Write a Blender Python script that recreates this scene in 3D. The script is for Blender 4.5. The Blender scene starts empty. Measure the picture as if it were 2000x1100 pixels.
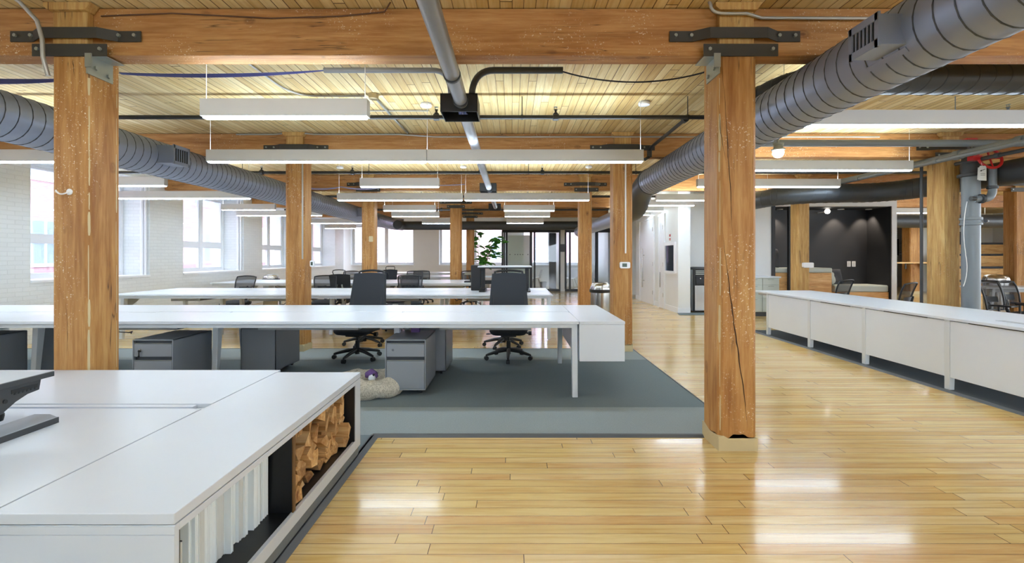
import bpy, bmesh, math, random
from mathutils import Vector, Matrix
from math import sin, cos, pi, radians

# ------------------------------------------------------------------ camera, sky, exposure
SC = bpy.context.scene
COL = SC.collection
CAMZ = 1.35
cd = bpy.data.cameras.new('camera'); cam = bpy.data.objects.new('camera', cd); COL.objects.link(cam)
cam.location = (0, 0, CAMZ); cam.rotation_euler = (pi/2, 0, 0)
cd.sensor_width = 36; cd.lens = 16.0; cd.shift_y = -0.024; cd.shift_x = 0.0
cd.clip_start = 0.05; cd.clip_end = 200
SC.camera = cam
world = bpy.data.worlds.new('sky'); SC.world = world; world.use_nodes = True
bg = world.node_tree.nodes['Background']
bg.inputs[0].default_value = (0.78, 0.885, 1.0, 1); bg.inputs[1].default_value = 5.2
SC.view_settings.view_transform = 'Standard'; SC.view_settings.look = 'None'
SC.view_settings.gamma = 1; SC.view_settings.use_curve_mapping = False
SC.view_settings.exposure = 1.5
SC.cycles.use_denoising = True
SC.cycles.max_bounces = 9; SC.cycles.diffuse_bounces = 5; SC.cycles.glossy_bounces = 4
SC.cycles.transparent_max_bounces = 12; SC.cycles.sample_clamp_indirect = 8
SC.cycles.caustics_reflective = False; SC.cycles.caustics_refractive = False
LAMP_DOWN = 14.5      # radiance of the pendant lamps' lower diffusers
LAMP_UP = 14.5        # radiance of the upper diffusers
F = 16.0/36*2000
def at(px, py, Y): return ((px-1000)*Y/F, Y, CAMZ+(502-py)*Y/F)

# ------------------------------------------------------------------ mesh builder
class MB:
    def __init__(s): s.v = []; s.f = []
    def add(s, vs, fs):
        n = len(s.v); s.v += [tuple(v) for v in vs]; s.f += [tuple(i+n for i in f) for f in fs]; return s
    def box(s, x0, x1, y0, y1, z0, z1):
        if x0 > x1: x0, x1 = x1, x0
        if y0 > y1: y0, y1 = y1, y0
        if z0 > z1: z0, z1 = z1, z0
        return s.add([(x0,y0,z0),(x1,y0,z0),(x1,y1,z0),(x0,y1,z0),(x0,y0,z1),(x1,y0,z1),(x1,y1,z1),(x0,y1,z1)],
                     [(0,3,2,1),(4,5,6,7),(0,1,5,4),(1,2,6,5),(2,3,7,6),(3,0,4,7)])
    def obox(s, c, size, rot=(0,0,0)):
        from mathutils import Euler
        R = Euler(rot).to_matrix(); c = Vector(c); hx,hy,hz = [a/2 for a in size]
        vs = [c+R@Vector(p) for p in [(-hx,-hy,-hz),(hx,-hy,-hz),(hx,hy,-hz),(-hx,hy,-hz),(-hx,-hy,hz),(hx,-hy,hz),(hx,hy,hz),(-hx,hy,hz)]]
        return s.add(vs, [(0,3,2,1),(4,5,6,7),(0,1,5,4),(1,2,6,5),(2,3,7,6),(3,0,4,7)])
    def beam(s, p0, p1, w, h, w1=None, h1=None, up=(0,0,1)):
        p0, p1 = Vector(p0), Vector(p1); d = (p1-p0).normalized(); up = Vector(up)
        if abs(d.dot(up)) > .98: up = Vector((0,1,0))
        r = d.cross(up).normalized(); u = r.cross(d)
        w1 = w if w1 is None else w1; h1 = h if h1 is None else h1
        vs = [p0-r*w/2-u*h/2, p0+r*w/2-u*h/2, p0+r*w/2+u*h/2, p0-r*w/2+u*h/2,
              p1-r*w1/2-u*h1/2, p1+r*w1/2-u*h1/2, p1+r*w1/2+u*h1/2, p1-r*w1/2+u*h1/2]
        return s.add(vs, [(0,1,2,3),(7,6,5,4),(0,4,5,1),(1,5,6,2),(2,6,7,3),(3,7,4,0)])
    def tube(s, pts, r, n=12, cap=True, closed=False):
        pts = [Vector(p) for p in pts]; m = len(pts); rs = r if isinstance(r, (list, tuple)) else [r]*m
        dirs = []
        for i in range(m):
            if closed: d = pts[(i+1) % m]-pts[i-1]
            else: d = pts[min(i+1, m-1)]-pts[max(i-1, 0)]
            dirs.append(d.normalized() if d.length > 1e-9 else Vector((0,0,1)))
        u = Vector((0,0,1)) if abs(dirs[0].z) < .9 else Vector((1,0,0))
        u = (u-dirs[0]*u.dot(dirs[0])).normalized(); base = len(s.v); fs = []; vs = []
        for i in range(m):
            u = (u-dirs[i]*u.dot(dirs[i])).normalized(); w = dirs[i].cross(u)
            for k in range(n):
                a = 2*pi*k/n; vs.append(pts[i]+(u*cos(a)+w*sin(a))*rs[i])
        for i in range(m if closed else m-1):
            j = (i+1) % m
            for k in range(n):
                k2 = (k+1) % n; fs.append((i*n+k, i*n+k2, j*n+k2, j*n+k))
        if cap and not closed:
            fs.append(tuple(range(n-1, -1, -1))); fs.append(tuple((m-1)*n+k for k in range(n)))
        return s.add(vs, fs)
    def cyl(s, p0, p1, r, n=16, r1=None): return s.tube([p0, p1], [r, r if r1 is None else r1], n)
    def lathe(s, c, prof, n=24, axis='z'):
        c = Vector(c); vs = []; fs = []
        for (r, h) in prof:
            for k in range(n):
                a = 2*pi*k/n; x, y = r*cos(a), r*sin(a)
                vs.append(c+Vector({'z': (x,y,h), 'y': (x,h,y), 'x': (h,x,y)}[axis]))
        for i in range(len(prof)-1):
            for k in range(n):
                k2 = (k+1) % n; fs.append((i*n+k, i*n+k2, (i+1)*n+k2, (i+1)*n+k))
        fs.append(tuple(range(n-1,-1,-1))); fs.append(tuple((len(prof)-1)*n+k for k in range(n)))
        return s.add(vs, fs)
    def prism(s, poly, a, b, axis='z'):
        # poly in the other two axes (x,y)/(x,z)/(y,z), extruded from a to b
        def mk(p, h): return {'z': (p[0],p[1],h), 'y': (p[0],h,p[1]), 'x': (h,p[0],p[1])}[axis]
        n = len(poly); vs = [mk(p, a) for p in poly]+[mk(p, b) for p in poly]
        fs = [tuple(range(n-1,-1,-1)), tuple(range(n, 2*n))]+[(i, (i+1) % n, n+(i+1) % n, n+i) for i in range(n)]
        return s.add(vs, fs)
    def grid(s, fn, nu, nv):
        vs = [fn(i/(nu-1), j/(nv-1)) for j in range(nv) for i in range(nu)]
        fs = [(j*nu+i, j*nu+i+1, (j+1)*nu+i+1, (j+1)*nu+i) for j in range(nv-1) for i in range(nu-1)]
        return s.add(vs, fs)
    def xf(s, M):
        s.v = [tuple(M@Vector(v)) for v in s.v]; return s

def link_mesh(name, mb, mat, origin=(0,0,0), bevel=0, smooth=True, ang=35, seg=2):
    me = bpy.data.meshes.new(name); ox, oy, oz = origin
    me.from_pydata([(v[0]-ox, v[1]-oy, v[2]-oz) for v in mb.v], [], mb.f)
    bm = bmesh.new(); bm.from_mesh(me); bmesh.ops.recalc_face_normals(bm, faces=bm.faces); bm.to_mesh(me); bm.free()
    me.materials.append(mat)
    if smooth:
        for p in me.polygons: p.use_smooth = True
        me.set_sharp_from_angle(angle=radians(ang))
    o = bpy.data.objects.new(name, me); COL.objects.link(o)
    if bevel:
        b = o.modifiers.new('bevel', 'BEVEL'); b.width = bevel; b.segments = seg; b.limit_method = 'ANGLE'; b.angle_limit = radians(40)
    return o
def tag(o, label=None, cat=None, group=None, kind=None):
    if label: o['label'] = label
    if cat: o['category'] = cat
    if group: o['group'] = group
    if kind: o['kind'] = kind
    return o
def thing(name, label, cat, loc=(0,0,0), group=None, rotz=0):
    o = bpy.data.objects.new(name, None); COL.objects.link(o); o.empty_display_size = .1
    o.location = loc; o.rotation_euler = (0,0,rotz)
    return tag(o, label, cat, group)
ORIG = {}
def part(name, mb, mat, parent, local=False, label=None, **kw):
    org = (0,0,0) if local else ORIG.get(parent.name, tuple(parent.location))
    o = link_mesh(name, mb, mat, org, **kw); o.parent = parent
    ORIG[o.name] = org
    if label: o['label'] = label
    return o
def solo(name, label, cat, mb, mat, group=None, kind=None, **kw):
    xs, ys, zs = zip(*mb.v); org = ((min(xs)+max(xs))/2, (min(ys)+max(ys))/2, min(zs))
    o = link_mesh(name, mb, mat, org, **kw); o.location = org; ORIG[o.name] = org
    return tag(o, label, cat, group, kind)
def struct(name, mb, mat, label=None, cat=None, **kw):
    o = link_mesh(name, mb, mat, (0,0,0), **kw); ORIG[o.name] = (0,0,0)
    return tag(o, label, cat, None, 'structure')
def copy_tree(o, loc=None, rotz=None, label=None, group=None, parent=None):
    c = o.copy(); COL.objects.link(c)
    if parent: c.parent = parent
    if loc is not None: c.location = loc
    if rotz is not None: c.rotation_euler = (0,0,rotz)
    if label: c['label'] = label
    if group: c['group'] = group
    for ch in [k for k in COL.objects if k.parent == o]: copy_tree(ch, parent=c)
    return c
def arc(p0, p1, p2, n=8):
    p0, p1, p2 = Vector(p0), Vector(p1), Vector(p2)
    return [p0*(1-t)**2+p1*2*t*(1-t)+p2*t*t for t in [i/n for i in range(n+1)]]
def sag(p0, p1, d, n=16):
    p0, p1 = Vector(p0), Vector(p1)
    return [p0.lerp(p1, i/n)-Vector((0,0,d*4*(i/n)*(1-i/n))) for i in range(n+1)]
def rrect(w, h, r, n=5, cx=0, cy=0):
    pts = []
    for (sx, sy, a0) in ((1,1,0),(-1,1,90),(-1,-1,180),(1,-1,270)):
        for i in range(n+1):
            a = radians(a0+90*i/n); pts.append((cx+sx*(w/2-r)+r*cos(a), cy+sy*(h/2-r)+r*sin(a)))
    return pts

# ------------------------------------------------------------------ materials
def lin(c): return tuple(((x/255)/12.92 if x/255 <= .04045 else ((x/255+.055)/1.055)**2.4) for x in c)+(1,)
class NT:
    def __init__(s, name):
        s.m = bpy.data.materials.new(name); s.m.use_nodes = True; s.t = s.m.node_tree; s.n = s.t.nodes; s.b = s.n['Principled BSDF']
    def node(s, typ, **kw):
        n = s.n.new(typ)
        for k, v in kw.items(): setattr(n, k, v)
        return n
    def set(s, sock, v):
        if hasattr(v, 'is_output') or isinstance(v, bpy.types.NodeSocket): s.t.links.new(v, sock)
        else: sock.default_value = v
    def math(s, op, a, b=0.0, c=0.0):
        n = s.node('ShaderNodeMath', operation=op); s.set(n.inputs[0], a); s.set(n.inputs[1], b); s.set(n.inputs[2], c); return n.outputs[0]
    def mix(s, f, a, b, blend='MIX'):
        n = s.node('ShaderNodeMix', data_type='RGBA', blend_type=blend); s.set(n.inputs[0], f); s.set(n.inputs[6], a); s.set(n.inputs[7], b); return n.outputs[2]
    def ramp(s, f, stops):
        n = s.node('ShaderNodeValToRGB'); s.set(n.inputs[0], f); e = n.color_ramp.elements
        while len(e) < len(stops): e.new(.5)
        for i, (p, c) in enumerate(stops): e[i].position = p; e[i].color = c if len(c) == 4 else (*c, 1)
        return n.outputs[0]
    def coords(s, kind='Object', scale=(1,1,1), rand=0.0):
        tc = s.node('ShaderNodeTexCoord'); v = tc.outputs[kind]
        if rand:
            oi = s.node('ShaderNodeObjectInfo'); a = s.node('ShaderNodeVectorMath', operation='SCALE')
            cx = s.node('ShaderNodeCombineXYZ'); s.set(cx.inputs[0], oi.outputs['Random']); s.set(cx.inputs[1], s.math('MULTIPLY', oi.outputs['Random'], 3.7)); s.set(cx.inputs[2], s.math('MULTIPLY', oi.outputs['Random'], 7.3))
            s.set(a.inputs[0], cx.outputs[0]); a.inputs['Scale'].default_value = rand
            b = s.node('ShaderNodeVectorMath', operation='ADD'); s.set(b.inputs[0], v); s.set(b.inputs[1], a.outputs[0]); v = b.outputs[0]
        mp = s.node('ShaderNodeMapping'); s.set(mp.inputs[0], v); mp.inputs['Scale'].default_value = scale
        return mp.outputs[0]
    def noise(s, vec, scale=1, detail=4, rough=.55, dist=0):
        n = s.node('ShaderNodeTexNoise'); s.set(n.inputs['Vector'], vec); n.inputs['Scale'].default_value = scale
        n.inputs['Detail'].default_value = detail; n.inputs['Roughness'].default_value = rough; n.inputs['Distortion'].default_value = dist
        return n.outputs['Fac']
    def bump(s, h, strength=.3, dist=.01):
        n = s.node('ShaderNodeBump'); n.inputs['Strength'].default_value = strength; n.inputs['Distance'].default_value = dist
        s.set(n.inputs['Height'], h); s.t.links.new(n.outputs[0], s.b.inputs['Normal'])
def plain(name, rgb, rough=.5, metal=0, coat=0, spec=None, bumpn=0, bscale=200, bstr=.1, alpha=1, var=0.0):
    t = NT(name); b = t.b; b.inputs['Base Color'].default_value = lin(rgb); b.inputs['Roughness'].default_value = rough
    b.inputs['Metallic'].default_value = metal; b.inputs['Coat Weight'].default_value = coat
    if spec is not None: b.inputs['Specular IOR Level'].default_value = spec
    v = t.coords('Object', rand=5.0)
    n = t.noise(v, 3.0, 3)
    c0 = lin(rgb); k = .94 if not var else 1-var
    t.set(b.inputs['Base Color'], t.mix(n, tuple(x*k for x in c0[:3])+(1,), c0))
    if bumpn: t.bump(t.noise(v, bscale, 2), bstr, .002)
    if alpha < 1: b.inputs['Alpha'].default_value = alpha
    return t.m
def emit(name, rgb, strength):
    t = NT(name); t.b.inputs['Base Color'].default_value = (1,1,1,1); t.b.inputs['Emission Color'].default_value = lin(rgb)
    t.b.inputs['Emission Strength'].default_value = strength; t.b.inputs['Roughness'].default_value = .5
    return t.m
def planks(name, along, width, length, cols, gapcol, gap, rough, bump=.25, coat=0, grain=1.0, jag=0.0):
    """boards running along world/object axis `along` (0=x,1=y)."""
    t = NT(name); v = t.coords('Object'); sep = t.node('ShaderNodeSeparateXYZ'); t.set(sep.inputs[0], v)
    u = sep.outputs[along]; w = sep.outputs[1-along]
    row = t.math('FLOOR', t.math('DIVIDE', w, width)); fr = t.math('FRACT', t.math('DIVIDE', w, width))
    wn = t.node('ShaderNodeTexWhiteNoise', noise_dimensions='1D'); t.set(wn.inputs['W'], row)
    uu = t.math('ADD', t.math('DIVIDE', u, length), t.math('MULTIPLY', wn.outputs['Value'], 17.3))
    col = t.math('FLOOR', uu); fu = t.math('FRACT', uu)
    cx = t.node('ShaderNodeCombineXYZ'); t.set(cx.inputs[0], row); t.set(cx.inputs[1], col)
    wn2 = t.node('ShaderNodeTexWhiteNoise', noise_dimensions='2D'); t.set(wn2.inputs['Vector'], cx.outputs[0])
    r = wn2.outputs['Value']
    # grain: stretched noise shifted per board
    g = t.node('ShaderNodeCombineXYZ')
    t.set(g.inputs[0], t.math('ADD', t.math('MULTIPLY', u, 1.1*grain), t.math('MULTIPLY', r, 31.0)))
    t.set(g.inputs[1], t.math('ADD', t.math('MULTIPLY', w, 16.0*grain), t.math('MULTIPLY', r, 57.0)))
    n1 = t.noise(g.outputs[0], 1.6, 5, .6, .7); n2 = t.noise(g.outputs[0], 7.0, 3, .6, .2)
    base = t.ramp(r, [(i/(len(cols)-1), lin(c)) for i, c in enumerate(cols)])
    dark = t.mix(1.0, base, (.80,.66,.50,1), 'MULTIPLY')
    c1 = t.mix(t.ramp(n1, [(.42,(0,0,0)),(.72,(1,1,1))]), base, dark)
    c2 = t.mix(t.ramp(n2, [(.45,(0,0,0)),(.75,(.45,.45,.45))]), c1, t.mix(1.0, base, (.88,.78,.66,1), 'MULTIPLY'))
    big = t.noise(v, .9, 3); c2 = t.mix(t.ramp(big, [(.4,(0,0,0)),(.75,(.35,.35,.35))]), c2, t.mix(1.0, c2, (.93,.88,.84,1), 'MULTIPLY'))
    # gaps between boards and at butt ends
    e1 = t.math('LESS_THAN', t.math('MINIMUM', fr, t.math('SUBTRACT', 1.0, fr)), gap/width/2)
    rg = t.math('GREATER_THAN', t.math('FRACT', t.math('MULTIPLY', wn.outputs['Value'], 7.7)), jag)
    e1 = t.math('MULTIPLY', e1, t.math('MAXIMUM', rg, .35))
    e2 = t.math('LESS_THAN', t.math('MINIMUM', fu, t.math('SUBTRACT', 1.0, fu)), gap/length/1.6)
    e = t.math('MAXIMUM', e1, e2)
    t.set(t.b.inputs['Base Color'], t.mix(e, c2, lin(gapcol)))
    t.set(t.b.inputs['Roughness'], t.math('ADD', rough, t.math('MULTIPLY', t.noise(v, 2.3, 4), .10)))
    t.b.inputs['Coat Weight'].default_value = coat; t.b.inputs['Coat Roughness'].default_value = .09
    h = t.math('SUBTRACT', t.math('ADD', t.math('MULTIPLY', r, .35), t.math('MULTIPLY', t.noise(v, 3.5, 2), .5)), t.math('MULTIPLY', e, 1.2))
    t.bump(h, bump, .004)
    return t.m
def timber(name, axis, light, mid, dark, specks=.5, knots=1.0, rough=.62, vary=0):
    """sawn heavy timber, grain along `axis`; knots, drying cracks, flecks of old paint"""
    t = NT(name); sc = [9.0,9.0,9.0]; sc[axis] = .9
    v = t.coords('Object', tuple(sc), rand=6.0)
    n1 = t.noise(v, 1.0, 6, .6, .9); n2 = t.noise(v, 5.0, 4, .6, .4)
    c = t.ramp(n1, [(.30, lin(dark)),(.50, lin(mid)),(.72, lin(light))])
    c = t.mix(t.ramp(n2, [(.35,(.7,.7,.7)),(.62,(0,0,0))]), c, t.mix(1.0, c, (.78,.64,.52,1), 'MULTIPLY'))
    sg = [46.0,46.0,46.0]; sg[axis] = 1.6; n3 = t.noise(t.coords('Object', tuple(sg), rand=6.0), 1.0, 3, .6, .3)
    c = t.mix(t.ramp(n3, [(.40,(.75,.75,.75)),(.58,(0,0,0))]), c, t.mix(1.0, c, (.84,.74,.62,1), 'MULTIPLY'))
    sk = [3.1,3.1,3.1]; sk[axis] = 1.7
    vk = t.coords('Object', tuple(sk), rand=6.0)
    vo = t.node('ShaderNodeTexVoronoi'); t.set(vo.inputs['Vector'], vk); vo.inputs['Scale'].default_value = 1.0
    kn = t.ramp(t.math('ADD', vo.outputs['Distance'], t.math('MULTIPLY', t.noise(vk, 9, 3), .05)), [(.06,(1,1,1)),(.085,(.35,.35,.35)),(.10,(.6,.6,.6)),(.13,(0,0,0))])
    c = t.mix(t.math('MULTIPLY', kn, .75*knots), c, lin((96,56,30)))
    s2 = [16.0,16.0,16.0]; s2[axis] = .55
    vc = t.coords('Object', tuple(s2), rand=9.0); nc = t.noise(vc, 1.0, 3, .5, .5)
    cr = t.ramp(t.math('ABSOLUTE', t.math('SUBTRACT', nc, .5)), [(.0,(1,1,1)),(.011,(0,0,0))])
    crm = t.math('MULTIPLY', cr, t.ramp(t.noise(t.coords('Object', (1.3,1.3,1.3), rand=4.0), 1.5, 2), [(.55,(0,0,0)),(.6,(1,1,1))]))
    c = t.mix(t.math('MULTIPLY', crm, .85), c, lin((60,34,20)))
    vs = t.coords('Object', (1,1,1), rand=3.0)
    fl = t.math('MULTIPLY', t.ramp(t.noise(vs, 80, 2, .5), [(.655,(0,0,0)),(.68,(1,1,1))]), t.ramp(t.noise(vs, 2.4, 3), [(.50,(0,0,0)),(.62,(1,1,1))]))
    c = t.mix(t.math('MULTIPLY', fl, specks), c, lin((226,214,190)))
    if vary:
        oi = t.node('ShaderNodeObjectInfo'); c = t.mix(1.0, c, t.ramp(oi.outputs['Random'], [(0,(.55,.5,.45)),(.5,(.9,.88,.84)),(1,(1.1,1.08,1.0))]), 'MULTIPLY')
    t.set(t.b.inputs['Base Color'], c); t.b.inputs['Roughness'].default_value = rough
    t.bump(t.math('SUBTRACT', n2, t.math('MULTIPLY', crm, 2.0)), .25, .004)
    return t.m
M = {}
M['floor'] = planks('maple_floorboards', 0, .0765, 1.45, [(218,190,126),(226,202,140),(208,174,108),(230,208,152),(216,180,120),(224,196,130)], (84,52,28), .0030, .15, .12, .35)
M['ceiling'] = planks('ceiling_boards', 1, .083, 2.7, [(218,196,140),(226,208,156),(208,182,124),(230,214,166),(198,168,108)], (84,54,30), .007, .6, .6, 0, 1.0, .35)
M['post'] = timber('post_timber', 2, (198,158,100), (184,138,78), (156,108,54), .9)
M['beam'] = timber('beam_timber', 0, (200,154,98), (184,136,80), (158,110,60), .9)
M['pale_post'] = timber('pale_timber', 2, (214,182,122), (198,162,98), (174,134,74), .5)
M['plank_wood'] = timber('pine_board', 0, (238,206,150), (228,186,122), (206,154,92), .0, 1.0, .5)
M['firewood'] = timber('split_firewood', 0, (236,210,164), (206,168,116), (140,96,58), .0, .5, .85, 1)
M['bark'] = plain('log_bark', (104,78,56), .9, bumpn=1, bscale=40, bstr=.6)
M['paint_base'] = plain('old_cream_paint', (206,190,150), .75, bumpn=1, bscale=60, bstr=.4, var=.2)
M['white_wall'] = plain('painted_wall', (226,229,230), .6)
M['white_trim'] = plain('white_trim_paint', (234,236,240), .35)
M['desk_white'] = plain('white_laminate', (218,226,236), .30)
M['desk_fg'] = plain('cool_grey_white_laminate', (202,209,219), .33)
M['desk_metal'] = plain('white_powder_coat', (210,217,224), .4)
M['grey_frame'] = plain('grey_powder_coat', (176,182,188), .4)
M['ped'] = plain('pedestal_steel', (142,148,156), .38, .15)
M['ped_dark'] = plain('pedestal_recess', (60,66,74), .5)
M['black'] = plain('black_plastic', (26,28,30), .45)
M['black_fabric'] = plain('black_fabric', (44,48,54), .85, bumpn=1, bscale=500, bstr=.3)
M['charcoal'] = plain('charcoal_fabric', (64,68,76), .9, bumpn=1, bscale=300, bstr=.3)
M['black_wall'] = plain('matte_black_paint', (36,37,41), .55)
M['black_lining'] = plain('black_laminate', (22,23,26), .4)
M['frame_black'] = plain('black_aluminium', (30,32,38), .4)
M['strap'] = plain('dark_steel_strap', (74,72,68), .55, .5, var=.2)
M['galv'] = plain('galvanised_steel', (170,176,170), .35, .7, var=.25)
M['conduit'] = plain('conduit_steel', (172,170,164), .4, .5)
M['chrome'] = plain('brushed_steel', (190,188,184), .25, .95)
M['duct'] = plain('duct_steel', (146,156,176), .40, .5, bumpn=1, bscale=500, bstr=.08)
M['seam'] = plain('duct_seam', (74,78,82), .5, .4)
M['dark_duct'] = plain('charcoal_duct_paint', (64,67,70), .45, .2)
M['pipe_grey'] = plain('grey_pipe_paint', (122,130,136), .4)
M['pipe_dark'] = plain('black_iron_pipe', (50,50,50), .45, .2)
M['conduit_grey'] = plain('grey_plastic_conduit', (134,136,140), .35)
M['blue_cable'] = plain('blue_cable', (84,92,160), .5)
M['black_cable'] = plain('black_cable', (40,42,60), .5)
M['brown_cable'] = plain('brown_cable', (96,64,44), .6)
M['white_cable'] = plain('white_cable', (232,230,226), .5)
M['housing'] = plain('lamp_housing', (206,208,210), .45)
M['red'] = plain('red_paint', (196,36,40), .4)
M['tag_white'] = plain('white_card', (232,234,230), .6)
M['cab_grey'] = plain('pale_grey_cabinet', (190,200,196), .5)
M['green'] = None
M['lamp_down'] = emit('lamp_diffuser', (216,236,255), LAMP_DOWN)
M['lamp_up'] = emit('lamp_uplight', (220,238,255), LAMP_UP)
M['bulb'] = emit('bulb_glow', (255,246,232), 3.0)
M['screen'] = plain('lcd_screen', (70,92,84), .3)
M['purple'] = plain('purple_plush', (110,84,140), .9)
M['book'] = plain('white_paper_book', (230,238,242), .7)
M['book_b'] = plain('cream_page_block', (206,210,210), .8)
M['book_cover'] = plain('dark_book_cover', (40,36,36), .7)
def mk_glass():
    t = NT('window_glass'); t.b.inputs['Base Color'].default_value = (1,1,1,1)
    tr = t.node('ShaderNodeBsdfTransparent'); tr.inputs[0].default_value = (.97,.98,1,1)
    gl = t.node('ShaderNodeBsdfGlossy'); gl.inputs['Roughness'].default_value = .02
    fr = t.node('ShaderNodeFresnel'); fr.inputs[0].default_value = 1.45
    mx = t.node('ShaderNodeMixShader'); t.set(mx.inputs[0], t.math('MULTIPLY', fr.outputs[0], .7)); t.set(mx.inputs[1], tr.outputs[0]); t.set(mx.inputs[2], gl.outputs[0])
    t.t.links.new(mx.outputs[0], t.n['Material Output'].inputs[0]); return t.m
M['glass'] = mk_glass()
def mk_frost():
    t = NT('frosted_film'); t.b.inputs['Base Color'].default_value = lin((206,222,216))
    t.b.inputs['Roughness'].default_value = .6; t.b.inputs['Alpha'].default_value = .82; return t.m
M['frost'] = mk_frost()
def mk_mesh(name, rgb, a):
    t = NT(name); t.b.inputs['Base Color'].default_value = lin(rgb); t.b.inputs['Roughness'].default_value = .8
    t.b.inputs['Alpha'].default_value = a; return t.m
M['chair_mesh'] = mk_mesh('chair_back_mesh', (40,43,48), .72)
def mk_brick(name, c1, c2, mortar, scale, bump, rough=.6, bw=.21, bh=.068, rot=(0,0,0)):
    t = NT(name); tc = t.node('ShaderNodeTexCoord'); sep = t.node('ShaderNodeSeparateXYZ'); t.set(sep.inputs[0], tc.outputs['Object'])
    cx = t.node('ShaderNodeCombineXYZ'); t.set(cx.inputs[0], t.math('ADD', sep.outputs[0], sep.outputs[1])); t.set(cx.inputs[1], sep.outputs[2])
    b = t.node('ShaderNodeTexBrick'); t.set(b.inputs['Vector'], cx.outputs[0]); b.inputs['Scale'].default_value = 1
    b.inputs['Color1'].default_value = lin(c1); b.inputs['Color2'].default_value = lin(c2); b.inputs['Mortar'].default_value = lin(mortar)
    b.inputs['Mortar Size'].default_value = .006; b.inputs['Mortar Smooth'].default_value = .5; b.inputs['Brick Width'].default_value = bw; b.inputs['Row Height'].default_value = bh
    t.set(t.b.inputs['Base Color'], b.outputs['Color']); t.b.inputs['Roughness'].default_value = rough
    h = t.math('ADD', t.math('SUBTRACT', 1.0, b.outputs['Fac']), t.math('MULTIPLY', t.noise(cx.outputs[0], 30, 3), .5))
    t.bump(h, bump, .006); return t.m
M['white_brick'] = mk_brick('painted_brick', (222,226,228), (218,222,224), (212,216,218), 1, .45)
M['pink_brick'] = mk_brick('weathered_red_brick', (198,154,160), (188,144,150), (204,180,184), 1, .2, .9)
M['reveal_brick'] = mk_brick('grey_brick', (150,140,140), (136,128,130), (190,188,188), 1, .3, .9)
def mk_carpet(name, rgb):
    t = NT(name); v = t.coords('Object'); n = t.noise(v, 90, 3, .7); n2 = t.noise(v, 350, 2, .7)
    c = lin(rgb); d = tuple(x*.62 for x in c[:3])+(1,)
    t.set(t.b.inputs['Base Color'], t.mix(t.math('ADD', t.math('MULTIPLY', n, .5), t.math('MULTIPLY', n2, .5)), d, tuple(min(1, x*1.25) for x in c[:3])+(1,)))
    t.b.inputs['Roughness'].default_value = .95; t.b.inputs['Specular IOR Level'].default_value = .1; t.bump(n2, .5, .004); return t.m
M['carpet_dark'] = mk_carpet('carpet_dark_grey', (120,132,137))
M['carpet_light'] = mk_carpet('carpet_light_grey', (148,158,160))
M['carpet_right'] = mk_carpet('carpet_charcoal', (88,94,98))
M['carpet_trim'] = plain('rubber_edge_strip', (84,88,92), .5)
def mk_leaf():
    t = NT('leaf_green'); v = t.coords('Object'); t.set(t.b.inputs['Base Color'], t.mix(t.noise(v, 9, 3), lin((52,120,48)), lin((104,176,74))))
    t.b.inputs['Roughness'].default_value = .4; return t.m
M['leaf'] = mk_leaf()
M['terracotta'] = plain('plant_pot_glaze', (150,150,150), .5)
def mk_fluff():
    t = NT('cream_fleece'); v = t.coords('Object'); n = t.noise(v, 70, 4, .7)
    t.set(t.b.inputs['Base Color'], t.mix(t.ramp(n, [(.3,(0,0,0)),(.6,(1,1,1))]), lin((176,168,148)), lin((236,230,214)))); t.b.inputs['Roughness'].default_value = 1
    t.bump(n, 1.0, .02); return t.m
M['fleece'] = mk_fluff()
# ------------------------------------------------------------------ room shell
CZ = 3.115                     # ceiling height
BZ0, BZ1 = 2.777, 3.11         # beam bottom, top
ROWS = [3.2975 + 3.27*i for i in range(6)]      # beam centre lines (y)
XL, XG = -7.45, -8.05          # left wall inner face, glass plane
XR = 19.6; YB = -5.0; YF = 20.6
struct('floor', MB().box(XG-.3, XR+.3, YB-.3, YF+.3, -.12, 0), M['floor'], 'glossy maple strip floor running across the loft office', 'floor', smooth=False)
struct('ceiling', MB().box(XG-.3, XR+.3, YB-.3, YF+.3, CZ, CZ+.15), M['ceiling'], 'narrow wooden board ceiling above the timber beams', 'ceiling', smooth=False)
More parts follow.
